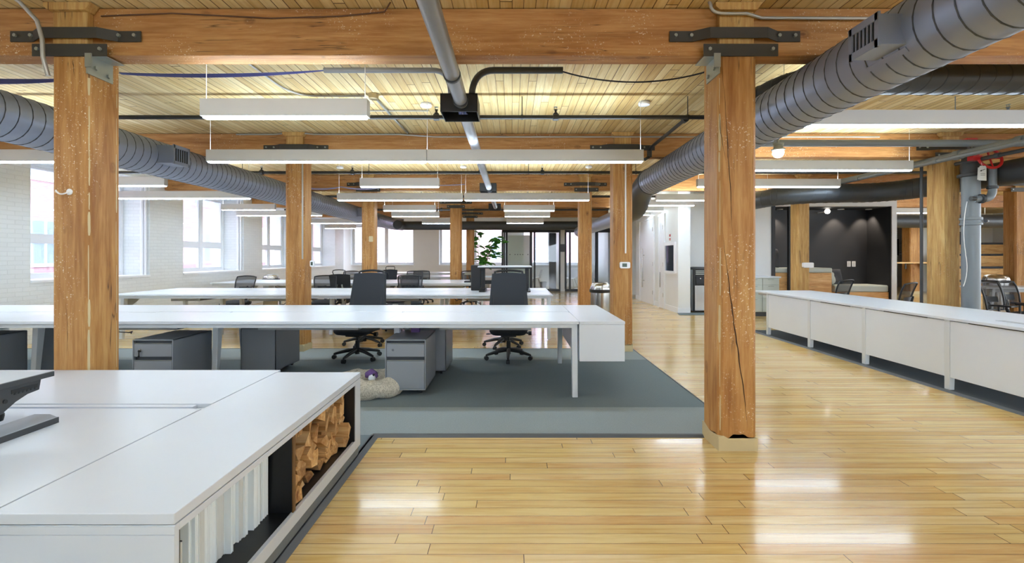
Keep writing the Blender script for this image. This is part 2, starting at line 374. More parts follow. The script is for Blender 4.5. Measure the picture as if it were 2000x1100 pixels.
# left wall: white brick piers centred on the beam rows, deep window bays between them
SILL, HEAD = .985, 2.93
m = MB()
prow = [ROWS[0]-3.27*2, ROWS[0]-3.27]+ROWS
edges = []
for yc in prow: m.box(XG-.25, XL, yc-.475, yc+.475, 0, CZ)
bays = []
for a, b in zip(prow[:-1], prow[1:]):
    y0, y1 = a+.475, b-.475; bays.append((y0, y1))
    m.box(XG-.25, XL, y0, y1, 0, SILL-.04); m.box(XG-.25, XL, y0, y1, HEAD, CZ)
m.box(XG-.25, XL, YB, prow[0]-.475, 0, CZ)
struct('wall_left', m, M['white_brick'], 'white painted brick piers of the long window wall at left', 'wall', smooth=False)
def window(n, axis, pos, a, b, z0, z1, mull, trans, inward, sill=True, sillw=.6):
    """axis 'x': glass plane at x=pos, spans y a..b ; axis 'y': plane y=pos spans x a..b. mull: list of positions, trans: z or None"""
    w = tag(bpy.data.objects.new('window_%d' % n, None), 'window %s' % n, 'window', None, 'structure'); COL.objects.link(w)
    del w['label']
    w.location = (pos, (a+b)/2, z0) if axis == 'x' else ((a+b)/2, pos, z0)
    fr, gl, sl = MB(), MB(), MB()
    def bx(mb, u0, u1, q0, q1, d):
        if axis == 'x': mb.box(pos-d, pos+d, u0, u1, q0, q1)
        else: mb.box(u0, u1, pos-d, pos+d, q0, q1)
    t = .06
    bx(fr, a, a+t, z0, z1, .05); bx(fr, b-t, b, z0, z1, .05); bx(fr, a+t, b-t, z0, z0+t, .05); bx(fr, a+t, b-t, z1-t, z1, .05)
    for mu in mull: bx(fr, mu-.045, mu+.045, z0+t, z1-t, .045)
    segs = [a+t]+sum([[mu-.045, mu+.045] for mu in mull], [])+[b-t]
    for i in range(0, len(segs), 2):
        u0, u1 = segs[i], segs[i+1]
        if trans: bx(fr, u0, u1, trans-.045, trans+.045, .035)
        for (q0, q1) in (((z0+t, trans-.045), (trans+.045, z1-t)) if trans else ((z0+t, z1-t),)):
            s = .035
            bx(fr, u0, u0+s, q0, q1, .025); bx(fr, u1-s, u1, q0, q1, .025); bx(fr, u0+s, u1-s, q0, q0+s, .025); bx(fr, u0+s, u1-s, q1-s, q1, .025)
    bx(gl, a+t, b-t, z0+t, z1-t, .004)
    part('window_frame', fr, M['white_trim'], w, smooth=False); part('window_glass', gl, M['glass'], w, smooth=False)
    if sill:
        if axis == 'x': sl.box(pos+.05, pos+sillw+.02, a-.0, b+.0, z0-.04, z0-.001)
        else: sl.box(a, b, pos-.35-.02, pos-.05, z0-.04, z0-.001)
        part('window_sill', sl, M['white_trim'], w, smooth=False)
    return w
wn = 0
for (y0, y1) in bays:
    wn += 1; window(wn, 'x', XG, y0, y1, SILL, HEAD, [y0+1.42], 1.66, 1)
# far wall
ops = [(-7.3, -4.45), (-3.3, -.35), (.45, 1.75), (2.15, 3.6)]
m = MB(); xs = [XG-.3]+[v for o in ops for v in o]+[XR+.3]
for i in range(0, len(xs), 2): m.box(xs[i], xs[i+1], YF, YF+.45, 0, CZ)
for (a, b) in ops: m.box(a, b, YF, YF+.45, 0, SILL+.01); m.box(a, b, YF, YF+.45, 2.8, CZ)
struct('wall_back', m, M['white_wall'], 'far white window wall at the end of the loft', 'wall', smooth=False)
for (a, b) in ops:
    wn += 1; window(wn, 'y', YF+.3, a, b, SILL+.01, 2.8, [(a+b)/2+.12] if b-a > 2 else [], None, 1)
# wall behind the camera with its own row of windows, and the right hand wall
m = MB(); rops = [(2.2,4.0), (9.6,11.4), (12.6,15.4)]; xs = [XG-.3]+[v for o in rops for v in o]+[XR+.3]
for i in range(0, len(xs), 2): m.box(xs[i], xs[i+1], YB-.4, YB, 0, CZ)
for (a, b) in rops: m.box(a, b, YB-.4, YB, 0, .9); m.box(a, b, YB-.4, YB, 2.9, CZ)
struct('wall_front', m, M['white_wall'], 'white window wall behind the viewpoint', 'wall', smooth=False)
m = MB(); ys = [YB, -3.6, -.8, .8, 3.6, 5.2, 8.2, 9.8, 12.6, YF+.3]
for i in range(0, len(ys)-1, 2): m.box(XR, XR+.4, ys[i], ys[i+1], 0, CZ)
for i in range(1, len(ys)-1, 2): m.box(XR, XR+.4, ys[i], ys[i+1], 0, .95); m.box(XR, XR+.4, ys[i], ys[i+1], 2.85, CZ)
struct('wall_right', m, M['white_wall'], 'white wall closing the loft on the right', 'wall', smooth=False)
# ---- street outside: ground and facing brick buildings
struct('street_ground', MB().box(-40, 40, -30, 60, -4.2, -4.0), plain('asphalt', (150,150,150), .9), 'grey street below the windows', 'street', smooth=False)
def facade(nm, lab, axis, pos, a, b, top, mat):
    bld = thing(nm, lab, 'building', (pos, (a+b)/2, -4) if axis == 'x' else ((a+b)/2, pos, -4))
    m = MB()
    if axis == 'x': m.box(pos-3, pos, a, b, -4, top)
    else: m.box(a, b, pos, pos+3, -4, top)
    part('brick_wall', m, mat, bld, smooth=False)
    k = 0; u = a+1.0
    while u+1.4 < b:
        for z in (-2.2, 1.1, 4.3):
            if z+1.7 > top: continue
            g = MB(); fr = MB()
            if axis == 'x':
                g.box(pos-.02, pos+.01, u, u+1.3, z, z+1.6); fr.box(pos, pos+.05, u-.08, u+1.38, z-.12, z); fr.box(pos, pos+.05, u+.62, u+.68, z, z+1.6); fr.box(pos, pos+.05, u, u+1.3, z+.77, z+.83)
            else:
                g.box(u, u+1.3, pos-.01, pos+.02, z, z+1.6); fr.box(u-.08, u+1.38, pos-.05, pos, z-.12, z); fr.box(u+.62, u+.68, pos-.05, pos, z, z+1.6); fr.box(u, u+1.3, pos-.05, pos, z+.77, z+.83)
            w = part('window', g, M['facade_glass'], bld, smooth=False)
            f2 = part('window_frame', fr, M['white_trim'], w, smooth=False); ORIG[w.name] = ORIG.get(w.name)
            f2.location = (0,0,0)
        u += 2.9
    return bld
M['facade_glass'] = plain('facade_window_glass', (150,165,185), .15)
facade('brick_building', 'pink red brick building across the street beyond the left windows', 'x', -17.5, -2, 33, 7.0, M['pink_brick'])
facade('brick_building', 'brick building seen through the far end windows', 'y', 31.0, -14, 8, 6.0, M['pink_brick'])

# ------------------------------------------------------------------ beams and posts
ordn = ['first', 'second', 'third', 'fourth', 'fifth', 'sixth']
beams = []
for i, yc in enumerate(ROWS):
    if i == 5: continue
    bz = thing('timber_beam', '%s heavy timber ceiling beam counting from the camera, spanning the room from left to right' % ordn[i], 'beam', (0, yc, BZ0))
    part('beam_timber', MB().box(XL, 16.5 if i else 14, yc-.0775, yc+.0775, BZ0, BZ1), M['beam'], bz, bevel=.006)
    beams.append(bz)
HW = .135
def strap_path(x0, x1, yc, side=-1):
    a, b = x0+.16, x1-.16
    f = yc-HW-.006; n = yc-.0775-.006
    return [(x0, n), (a, n), (a+.10, f), (b-.10, f), (b, n), (x1, n)]
def ribbon(path, z0, z1, t, tilt=0):
    m = MB(); n = len(path)
    vs = []
    for (x, y) in path: vs += [(x, y, z0), (x, y, z1), (x, y-t, z0), (x, y-t, z1)]
    fs = []
    for i in range(n-1):
        a, b = 4*i, 4*i+4
        fs += [(a,b,b+1,a+1), (a+2,a+3,b+3,b+2), (a+1,b+1,b+3,a+3), (a,a+2,b+2,b)]
    fs += [(0,1,3,2), (4*n-4, 4*n-2, 4*n-1, 4*n-3)]
    return m.add(vs, fs)
def post(x, yc, label, mat, straps=True, base=True, brk=0, hw=HW, hd=HW, top=BZ0, block=True):
    t = thing('timber_post', label, 'post', (x, yc, 0))
    ch = .028; ox, oy = hw, hd
    poly = [(x-ox+ch,yc-oy),(x+ox-ch,yc-oy),(x+ox,yc-oy+ch),(x+ox,yc+oy-ch),(x+ox-ch,yc+oy),(x-ox+ch,yc+oy),(x-ox,yc+oy-ch),(x-ox,yc-oy+ch)]
    part('post_shaft', MB().prism(poly, 0, top, 'z'), mat, t, bevel=.004)
    if base:
        random.seed(int(x*31+yc*7)); m = MB(); e = .0015
        pl = []
        cor = [(x-ox-e,yc-oy-e),(x+ox+e,yc-oy-e),(x+ox+e,yc+oy+e),(x-ox-e,yc+oy+e)]
        for i in range(4):
            a, b = Vector(cor[i]), Vector(cor[(i+1) % 4])
            for k in range(8): pl.append(a.lerp(b, k/8))
        n = len(pl); vs = []
        for p in pl: vs.append((p.x, p.y, .0))
        for p in pl: vs.append((p.x, p.y, .105+random.uniform(-.016,.014)))
        cx = [(x, yc, .0)]
        m.add(vs, [(i, (i+1) % n, n+(i+1) % n, n+i) for i in range(n)]+[tuple(range(n, 2*n)), tuple(range(n-1,-1,-1))])
        part('painted_base', m, M['paint_base'], t, smooth=False, label='cream painted foot of the post')
    if block:
        m = MB().box(x-hw+.01, x+hw-.02, yc-hd+.012, yc-.079, BZ0+.002, CZ-.055).box(x-hw+.01, x+hw-.02, yc+.079, yc+hd-.012, BZ0+.002, CZ-.055)
        m.prism([(x-hw-.03, CZ-.002), (x-hw-.03, CZ-.03), (x-hw, CZ-.055), (x+hw-.01, CZ-.055), (x+hw+.03, CZ-.002)], yc-hd-.02, yc-.079, 'y')
        part('bolster_block', m, M['pale_post'], t, bevel=.003)
    if straps:
        for zz, hgt, l0, l1 in ((2.905, .075, .46, .46), (2.783, .085, .245, .27)):
            pth = strap_path(x-l0, x+l1, yc) if l0 > .3 else [(x-l0, yc-HW-.007), (x+l1, yc-HW-.007)]
            s = part('steel_strap', ribbon(pth, zz-hgt/2, zz+hgt/2, .007), M['strap'], t, smooth=False)
            bm_ = MB()
            for bx_ in ((x-l0+.04, x-l0+.15, x+l1-.15, x+l1-.04) if l0 > .3 else (x-l0+.04, x+l1-.04)):
                y_ = (yc-.0775 if l0 > .3 else yc-HW)-.012
                bm_.cyl((bx_, y_, zz+.005), (bx_, y_-.014, zz+.005), .013, 6)
            part('bolt', bm_, M['galv'], s, smooth=False)
    if brk:
        s = brk; xe = x+s*hw; y0 = yc-hd
        m = MB().box(xe, xe+s*.008, y0-.02, yc+.05, 2.62, 2.755)
        m.box(xe, xe+s*.09, y0-.0, yc+.05, 2.755, 2.763).box(xe+s*.0, xe+s*.045, y0-.03, y0-.022, 2.66, 2.755)
        m.cyl((xe+s*.008, yc-.09, 2.68), (xe+s*.022, yc-.09, 2.68), .016, 6).cyl((xe+s*.008, yc+.01, 2.66), (xe+s*.022, yc+.01, 2.66), .016, 6)
        part('angle_bracket', m, M['galv'], t, smooth=False)
    return t
PXL, PXC, PXR, PXF = -3.077, 1.572, 6.22, 10.87
fp = post(PXL, ROWS[0], 'large timber post in the left foreground with a white coat hook', M['post'], brk=1)
fq = post(PXC, ROWS[0], 'large timber post right of centre in the foreground with cracked face and cream foot', M['post'], brk=-1)
def worn(par, x, y, x2, y2, seed):
    random.seed(seed); m = MB(); z = .14; dx, dy = x2-x, y2-y
    while z < 2.58:
        h = random.uniform(.10,.42); w = random.uniform(.25,.9); o = random.uniform(0, 1-w)
        n = 6; vs = []
        for i in range(n+1):
            q = min(z+h*i/n, 2.6); j = random.uniform(-.10,.10) if 0 < i < n else (.35*w)
            a_, b_ = o+max(0, j)*.6, o+w-max(0, -j)-(.35*w if i in (0, n) else 0)*.6
            vs += [(x+dx*a_, y+dy*a_, q), (x+dx*b_, y+dy*b_, q)]
        m.add(vs, [(2*i, 2*i+1, 2*i+3, 2*i+2) for i in range(n)])
        z += h+random.uniform(.0,.10)
    part('worn_paint', m, M['paint_base'], par, smooth=False, label='strip of old cream paint along the corner')
e_ = .0012
xr = PXL+HW; yf = ROWS[0]-HW
worn(fp, xr-.018+e_, yf+.010-e_, xr-.006+e_, yf+.022-e_, 5); worn(fp, xr+e_, ROWS[0]+HW-.055, xr+e_, ROWS[0]+HW-.043, 6)
xl = PXC-HW
worn(fq, xl+.020-e_, yf+.008-e_, xl+.006-e_, yf+.022-e_, 9)
post(PXL, ROWS[1], 'timber post rising through the white benches, thin white cable down its face', M['post'])
post(PXC, ROWS[1], 'timber post with a white thermostat, right of the bench with the hanging end cabinet', M['post'])
post(PXR, ROWS[1], 'timber post beside the thick grey vertical pipe behind the right bench', M['pale_post'])
post(PXL, ROWS[2], 'timber post in the third row on the left with small cream switch box', M['post'])
post(PXC, ROWS[2], 'timber post in the third row, just left of the steel waste bin', M['post'])
post(PXR, ROWS[2], 'timber post standing in front of the black lounge alcove', M['pale_post'])
post(PXF, ROWS[2], 'timber post at the right edge of the photo behind the small white table', M['post'])
post(-1.61, ROWS[3], 'weathered double-row timber post left of the tall plant, nearer of the pair', M['post'], base=False, hw=.16, hd=.14)
post(-1.50, ROWS[4], 'weathered timber post left of the tall plant, farther of the pair', M['post'], base=False)
post(14.55, 16.6, 'far timber post on the right with a wooden ledge around it', M['post'], straps=False, hw=.19, hd=.19, top=CZ, block=False)
def crack(par, pix, Y, ws, seed):
    random.seed(seed); m = MB(); P = []
    for (p0, p1) in zip(pix[:-1], pix[1:]):
        for i in range(6): t_ = i/6; P.append((p0[0]+(p1[0]-p0[0])*t_+random.uniform(-.7,.7), p0[1]+(p1[1]-p0[1])*t_))
    P.append(pix[-1]); n = len(P); vs = []
    for i, (px, py) in enumerate(P):
        x, y, z = at(px, py, Y); w = ws*sin(pi*(i+.15)/(n-.7))*random.uniform(.6,1.2); vs += [(x-w/2, Y-.0008, z), (x+w/2, Y-.0008, z)]
    m.add(vs, [(2*i, 2*i+1, 2*i+3, 2*i+2) for i in range(n-1)])
    part('drying_crack', m, M['crack'], par, smooth=False, label='dark drying crack')
M['crack'] = plain('crack_shadow_wood', (58,36,22), .9)
yq = ROWS[0]-HW
crack(fq, [(1409,440),(1422,541),(1432,622),(1442,692),(1455,782),(1460,836)], yq, .009, 1)
crack(fq, [(1410,130),(1416,200),(1424,330),(1428,400),(1431,470)], yq, .005, 2)
crack(fq, [(1402,190),(1408,260),(1418,320)], yq, .004, 3)
crack(fp, [(142,112),(143,128),(146,150)], yq, .004, 4)
crack(fp, [(128,590),(132,640),(130,700)], yq, .003, 5)
# gap lines: coat hook, thermostats, switch boxes on posts
def small_box(nm, lab, cat, px, py, Y, w, h, d=.03, mat='white_trim', scr=True):
    x, y, z = at(px, py, Y); t = thing(nm, lab, cat, (x, Y, z-h/2))
    part('casing', MB().prism(rrect(w, h, min(w,h)*.22, 4, x, z), Y-d, Y, 'y'), M[mat], t, bevel=.002)
    if scr: part('display', MB().box(x-w*.28, x+w*.18, Y-d-.002, Y-d, z-h*.28, z+h*.28), M['screen'], t, smooth=False)
    return t
small_box('thermostat', 'white thermostat with a grey display on the second row post at centre right', 'thermostat', 1220, 518, ROWS[1]-HW, .145, .09)
small_box('thermostat', 'small white sensor box on the edge of the post in the benches', 'thermostat', 611, 515, ROWS[1]-HW-.0, .06, .085)
small_box('switch_box', 'cream switch box on the third row post at left', 'switch', 725, 467, ROWS[2]-HW, .085, .12, scr=False, mat='paint_base')
small_box('motion_sensor', 'white rounded fixture fixed to the post before the black alcove', 'fixture', 1576, 518, ROWS[2]-HW-.0, .22, .11, .06, scr=False)
x, y, z = at(137, 375, ROWS[0]-HW)
m = MB().lathe((x, y, z), [(.0,0),(.020,0),(.022,-.006),(.014,-.012),(.0,-.014)], 16, 'y')
m.tube([(x,y-.01,z)]+arc((x-.0,y-.03,z-.012), (x-.03,y-.05,z-.035), (x-.055,y-.045,z+.006), 8), .005, 8)
solo('coat_hook', 'white metal coat hook screwed to the left foreground post', 'hook', m, M['white_trim'])

# ------------------------------------------------------------------ white service block with doors, recess and black alcove
BX, BY = 3.98, 10.9
m = MB()
m.box(BX, 4.27, BY, 14.6, 0, CZ)                       # pier and left face
m.box(4.27, 5.25, 11.6, 14.6, 0, CZ)                   # recess wall
m.box(5.25, 6.25, BY, 14.6, 0, CZ)
m.box(6.25, 9.22, BY, BY+.14, 2.565, CZ)               # header
m.box(9.10, 9.22, BY, 11.75, 0, 2.565)                 # right jamb
struct('wall_service', m, M['white_wall'], 'white service block with doors and water cooler recess', 'wall', smooth=False)
m = MB(); m.box(6.25, 9.10, 11.65, 11.75, 0, 2.565).box(6.25, 6.262, BY+.02, 11.65, 0, 2.565).box(9.088, 9.10, BY+.02, 11.65, 0, 2.565).box(6.25, 9.1, BY+.14, 11.65, 2.55, 2.565)
struct('wall_alcove', m, M['black_wall'], 'matte black walls lining the lounge alcove', 'wall', smooth=False)
struct('wall_end', MB().box(3.9, 6.5, 16.3, 16.45, 0, CZ), M['white_wall'], smooth=False)
struct('trim_1', MB().box(6.21, 6.29, BY-.03, BY+.02, 0, 2.6).box(6.62, 6.74, BY-.03, BY+.05, 0, 2.56), M['black_wall'], smooth=False)
struct('baseboard_service', MB().box(BX-.015, BX, BY-.015, 14.6, 0, .13).box(BX, 4.27, BY-.015, BY, 0, .13), M['white_trim'], smooth=False)
# doors on the left face of the block
def door(n, y0, y1, z1, handle):
    d = tag(bpy.data.objects.new('door_%d' % n, None), None, 'door', None, 'structure'); COL.objects.link(d); d.location = (BX, (y0+y1)/2, 0)
    part('door_leaf', MB().box(BX-.03, BX-.002, y0, y1, .03, z1), M['white_trim'], d, bevel=.003)
    fr = MB().box(BX-.045, BX-.002, y0-.07, y0, 0, z1+.07).box(BX-.045, BX-.002, y1, y1+.07, 0, z1+.07).box(BX-.045, BX-.002, y0, y1, z1, z1+.07)
    part('door_frame', fr, M['white_trim'], d, smooth=False)
    for zz in (.3, 1.1, z1-.35): part('hinge', MB().cyl((BX-.04, y0+.01, zz), (BX-.04, y0+.01, zz+.11), .012, 8), M['chrome'], d)
    if handle == 'bar':
        part('door_handle', MB().cyl((BX-.09, y0+.85, .45), (BX-.09, y0+.85, 1.6), .016, 10).cyl((BX-.09, y0+.85, .65), (BX-.03, y0+.85, .65), .01, 8).cyl((BX-.09, y0+.85, 1.4), (BX-.03, y0+.85, 1.4), .01, 8), M['chrome'], d)
    else:
        part('door_handle', MB().cyl((BX-.07, y0+.16, .55), (BX-.07, y0+.16, .95), .014, 10), M['chrome'], d)
door(1, 12.73, 14.04, 2.42, 'bar'); door(2, 11.86, 12.2, 2.42, 'short')
w = tag(bpy.data.objects.new('window_20', None), None, 'window', None, 'structure'); COL.objects.link(w); w.location = (BX, 11.4, 1.3)
part('window_frame', MB().box(BX-.04,BX,11.02,11.10,.95,1.72).box(BX-.04,BX,11.74,11.82,.95,1.72).box(BX-.04,BX,11.1,11.74,1.64,1.72).box(BX-.04,BX,11.1,11.74,.93,1.0), M['white_trim'], w, smooth=False)
part('window_glass', MB().box(BX-.015, BX-.002, 11.1, 11.74, 1.0, 1.64), plain('mirror_glass', (120,132,150), .05, .9), w, smooth=False)
x, y, z = BX-.002, 11.45, 1.84
sg = thing('fire_safety_sign', 'small red and white safety sign above the service block window', 'sign', (x, y, z-.08))
part('sign_plate', MB().box(x-.004, x, y-.07, y+.07, z-.1, z+.1), M['tag_white'], sg, smooth=False)
part('sign_print', MB().box(x-.006, x-.004, y-.05, y+.05, z+.02, z+.08).box(x-.006, x-.004, y-.05, y+.05, z-.05, z-.02).box(x-.006, x-.004, y-.05, y+.05, z-.075, z-.06), M['red'], sg, smooth=False)

# ------------------------------------------------------------------ glass-fronted meeting rooms at the far end
GY = 17.9
def gx(px): return (px-1000)*GY/F
gh = 2.32
m = MB()
m.box(gx(980), 3.9, GY-.05, GY+.12, 2.47, CZ)                              # bulkhead
m.box(gx(1094.5), gx(1103), GY-.03, GY+.12, 0, 2.47)
m.box(3.78, 3.9, GY, YF, 0, CZ).box(gx(1098)-.05, gx(1098)+.05, GY+.12, YF, 0, CZ).box(gx(980), gx(980)+.1, GY+.12, YF, 0, 2.0)
struct('wall_meeting', m, M['white_wall'], 'white bulkhead and piers around the glazed meeting rooms', 'wall', smooth=False)
def glazed(nm, lab, posts, x0, x1, frost=None, leaf=None):
    t = thing(nm, lab, 'glass partition', ((gx(x0)+gx(x1))/2, GY, 0))
    fr = MB(); fr.box(gx(x0), gx(x1), GY-.04, GY+.04, 2.31, 2.47).box(gx(x0), gx(x1), GY-.03, GY+.03, 0, .09)
    for p, wd in posts: fr.box(gx(p)-wd/2, gx(p)+wd/2, GY-.04, GY+.04, .09, 2.31)
    part('black_frame', fr, M['frame_black'], t, smooth=False)
    part('glass_pane', MB().box(gx(x0)+.05, gx(x1)-.05, GY-.006, GY+.006, .1, 2.3), M['glass'], t, smooth=False)
    if frost:
        a, b = frost; f = part('frosted_film', MB().box(gx(a), gx(b), GY-.012, GY-.008, .1, 2.2), M['frost'], t, smooth=False)
        dm = MB()
        for k in range(8):
            if k in (1, 6): continue
            xx = gx(a)+.08+k*(gx(b)-gx(a)-.16)/7; dm.box(xx-.018, xx+.018, GY-.016, GY-.012, 1.43, 1.46)
        part('dot_row', dm, M['frame_black'], t, smooth=False)
    if leaf: part('dark_panel', MB().box(gx(leaf[0]), gx(leaf[1]), GY+.15, GY+.19, 0, 2.3), M['frame_black'], t, smooth=False)
    return t
glazed('glass_partition', 'black framed glass front of the left meeting room with frosted film', [(981,.06),(985,.05),(989.5,.08),(1037,.10),(1044,.07),(1093,.06)], 980, 1094.5, (992, 1035), (1073, 1087))
glazed('glass_partition', 'black framed glass front of the right meeting room', [(1104.5,.08),(1113,.07),(1165,.12),(1193,.08)], 1103, 1193.7)
x0, z0 = gx(1098.5), 1.68
solo('door_sign', 'small dark room sign on the white pier between the meeting rooms', 'sign', MB().box(x0-.08, x0+.08, GY-.05, GY-.032, z0-.13, z0+.17), M['dark_duct'], smooth=False)
# ------------------------------------------------------------------ ducts
def helix_duct(nm, lab, x, z, r, y0, y1, pitch=.108, ph=0, seams=True):
    t = thing(nm, lab, 'duct', (x, y0, z-r))
    part('duct_shell', MB().tube([(x, y0, z), (x, y1, z)], r, 48), M['duct'], t, ang=50)
    if seams:
        n = int((y1-y0)/pitch*22); m = MB(); pts = []
        for i in range(n+1):
            a = 2*pi*i/22+ph; pts.append((x+(r+.001)*cos(a), y0+pitch*i/22, z+(r+.001)*sin(a)))
        m.tube(pts, .0042, 4)
        part('spiral_seam', m, M['seam'], t)
    return t
DZ = CAMZ+1.209
dl = helix_duct('spiral_duct', 'long grey spiral duct running along the left side under the beams', -4.376, DZ, .213, .5, 16.3)
part('end_elbow', MB().tube(arc((-4.376,16.3,DZ), (-4.376,16.75,DZ), (-4.0,16.8,DZ-.02), 8), .213, 32), M['duct'], dl)
dr = helix_duct('spiral_duct', 'large grey spiral duct sweeping overhead from the upper right corner', 2.222, DZ, .205, .4, 7.35)
jog = arc((2.222,7.35,DZ), (2.222,7.75,DZ), (2.24,8.0,DZ-.16), 6)+arc((2.26,8.2,DZ-.27), (2.28,8.4,DZ-.36), (2.27,8.9,DZ-.36), 6)
part('elbow', MB().tube(jog, .19, 32), M['dark_duct'], dr, label='darker elbow dropping below the third beam')
part('far_run', MB().tube([(2.27,8.9,DZ-.36), (2.27,15.4,DZ-.36)], .17, 32), M['duct'], dr)
part('end_collar', MB().tube([(2.222,7.26,DZ), (2.222,7.36,DZ)], .214, 40), M['seam'], dr)
def outlet(par, xd, r, side, y0, y1, z0, z1, depth):
    xf = xd+side*(r+depth); xi = xd+side*(r-.05)
    b = part('air_outlet', MB().box(xi, xf, y0, y1, z0, z1), M['duct'], par, bevel=.003, smooth=False)
    g = MB(); n = 7
    g.box(xf, xf+side*.004, y0+.018, y1-.018, z0+.03, z1-.03)
    part('grille_opening', g, M['black'], b, smooth=False)
    s = MB()
    for k in range(n): yy = y0+.02+(y1-y0-.04)*k/(n-1); s.box(xf+side*.004, xf+side*.010, yy-.004, yy+.004, z0+.03, z1-.03)
    s.box(xf, xf+side*.012, y0, y1, z0-.01, z0+.03).box(xf, xf+side*.012, y0, y1, z1-.03, z1+.01)
    s.box(xf, xf+side*.012, y0-.006, y0+.02, z0-.01, z1+.01).box(xf, xf+side*.012, y1-.02, y1+.006, z0-.01, z1+.01)
    part('louvre', s, M['duct'], b, smooth=False)
outlet(dr, 2.222, .205, -1, 2.36, 2.56, DZ-.105, DZ+.055, .11)
outlet(dl, -4.376, .213, 1, 5.36, 5.62, DZ-.10, DZ+.11, .17)
outlet(dl, -4.376, .213, 1, 12.3, 12.6, DZ-.115, DZ+.115, .10)
part('strap_flange', MB().obox((2.222-.205*cos(radians(38))-.002, 2.50, DZ-.205*sin(radians(38))), (.03,.26,.006), (0,radians(50),0)), M['duct'], dr)
# horizontal ducts crossing on the right and at the far end
def run_duct(nm, lab, pts, r, mat, seams=0):
    P = [Vector(p) for p in pts]; t = thing(nm, lab, 'duct', (P[0].x, P[0].y, P[0].z-r))
    part('duct_shell', MB().tube(P, r, 36), M[mat], t, ang=50)
    if seams:
        L = sum((b-a).length for a, b in zip(P, P[1:])); m = MB(); d = 0
        for a, b in zip(P, P[1:]):
            l = (b-a).length; dr_ = (b-a)/l; k = 0
            up = Vector((0,0,1)); sd = dr_.cross(up).normalized()
            while k*seams < l:
                pos = a+dr_*k*seams
                m.tube([pos+dr_*(seams*.45*sin(q*2*pi/24))+(up*cos(2*pi*q/24)+sd*sin(2*pi*q/24))*(r+.001) for q in range(24)], .004, 4, closed=True); k += 1
        part('seam', m, M['seam'], t)
    return t
run_duct('spiral_duct', 'dark spiral duct crossing left to right behind the large overhead duct', arc((2.35,4.6,2.80), (2.3,3.95,2.88), (2.9,3.92,2.885), 8)+[(9.5,3.92,2.885)], .13, 'dark_duct', .135)
run_duct('charcoal_duct', 'dark charcoal duct bending between the posts above the black alcove',
         [(4.90,9.2,CAMZ+1.13)]+arc((4.95,8.6,CAMZ+1.13), (5.2,8.15,CAMZ+1.13), (5.8,8.08,CAMZ+1.13), 6)+arc((6.1,8.05,CAMZ+1.13), (6.60,8.0,CAMZ+1.13), (6.66,7.4,CAMZ+1.13), 8)+[(6.66,3.5,CAMZ+1.13)], .165, 'dark_duct', .30)
run_duct('charcoal_duct', 'dark charcoal duct crossing the room above the glazed meeting rooms', arc((-3.8,15.1,2.42), (-3.85,15.75,2.42), (-3.3,15.7,2.43), 8)+[(2.4,15.7,2.43)], .15, 'dark_duct')
run_duct('charcoal_duct', 'dark duct beyond the service block at far right', [(9.6,13.6,2.42), (15.0,13.6,2.42), (19.2,13.6,2.42)], .2, 'dark_duct')
run_duct('grey_duct', 'smooth pale grey pipe crossing under the second beam at right', [(2.7,5.9,CAMZ+1.475), (9.5,5.9,CAMZ+1.475)], .045, 'pipe_grey')

# ------------------------------------------------------------------ pendant lamps
def lamp(x0, x1, yc, zb, label, hang=True, w=.075, h=.13, split=None, group=None):
    t = thing('pendant_light', label, 'pendant light', ((x0+x1)/2, yc, zb), group)
    segs = [x0]+([split] if split else [])+[x1]
    hs = MB()
    for a, b in zip(segs[:-1], segs[1:]):
        a2 = a+.004; b2 = b-.004
        hs.box(a2, b2, yc-w/2, yc-w/2+.004, zb, zb+h).box(a2, b2, yc+w/2-.004, yc+w/2, zb, zb+h)
        hs.box(a2, a2+.012, yc-w/2+.004, yc+w/2-.004, zb, zb+h).box(b2-.012, b2, yc-w/2+.004, yc+w/2-.004, zb, zb+h)
        hs.box(a2+.012, b2-.012, yc-w/2+.004, yc+w/2-.004, zb+.05, zb+.08)
    part('housing', hs, M['housing'], t, smooth=False)
    for a, b in zip(segs[:-1], segs[1:]):
        part('lower_diffuser', MB().prism([(yc-w/2+.005, zb+.02), (yc-w/2+.005, zb+.006), (yc-w/2+.012, zb-.014), (yc+w/2-.012, zb-.014), (yc+w/2-.005, zb+.006), (yc+w/2-.005, zb+.02)], a+.02, b-.02, 'x'), M['lamp_down'], t, smooth=False)
        part('upper_diffuser', MB().box(a+.02, b-.02, yc-w/2+.006, yc+w/2-.006, zb+h-.03, zb+h-.012), M['lamp_up'], t, smooth=False)
    for xx in (x0+.03, x1-.03): part('suspension_cable', MB().cyl((xx, yc, zb+h-.01), (xx, yc, CZ), .0028, 6), M['white_cable'], t)
    if split: part('suspension_cable', MB().cyl((split, yc, zb+h-.01), (split, yc, CZ), .0028, 6), M['white_cable'], t)
    return t
ZB = CAMZ+1.067; ZR = CAMZ+1.20
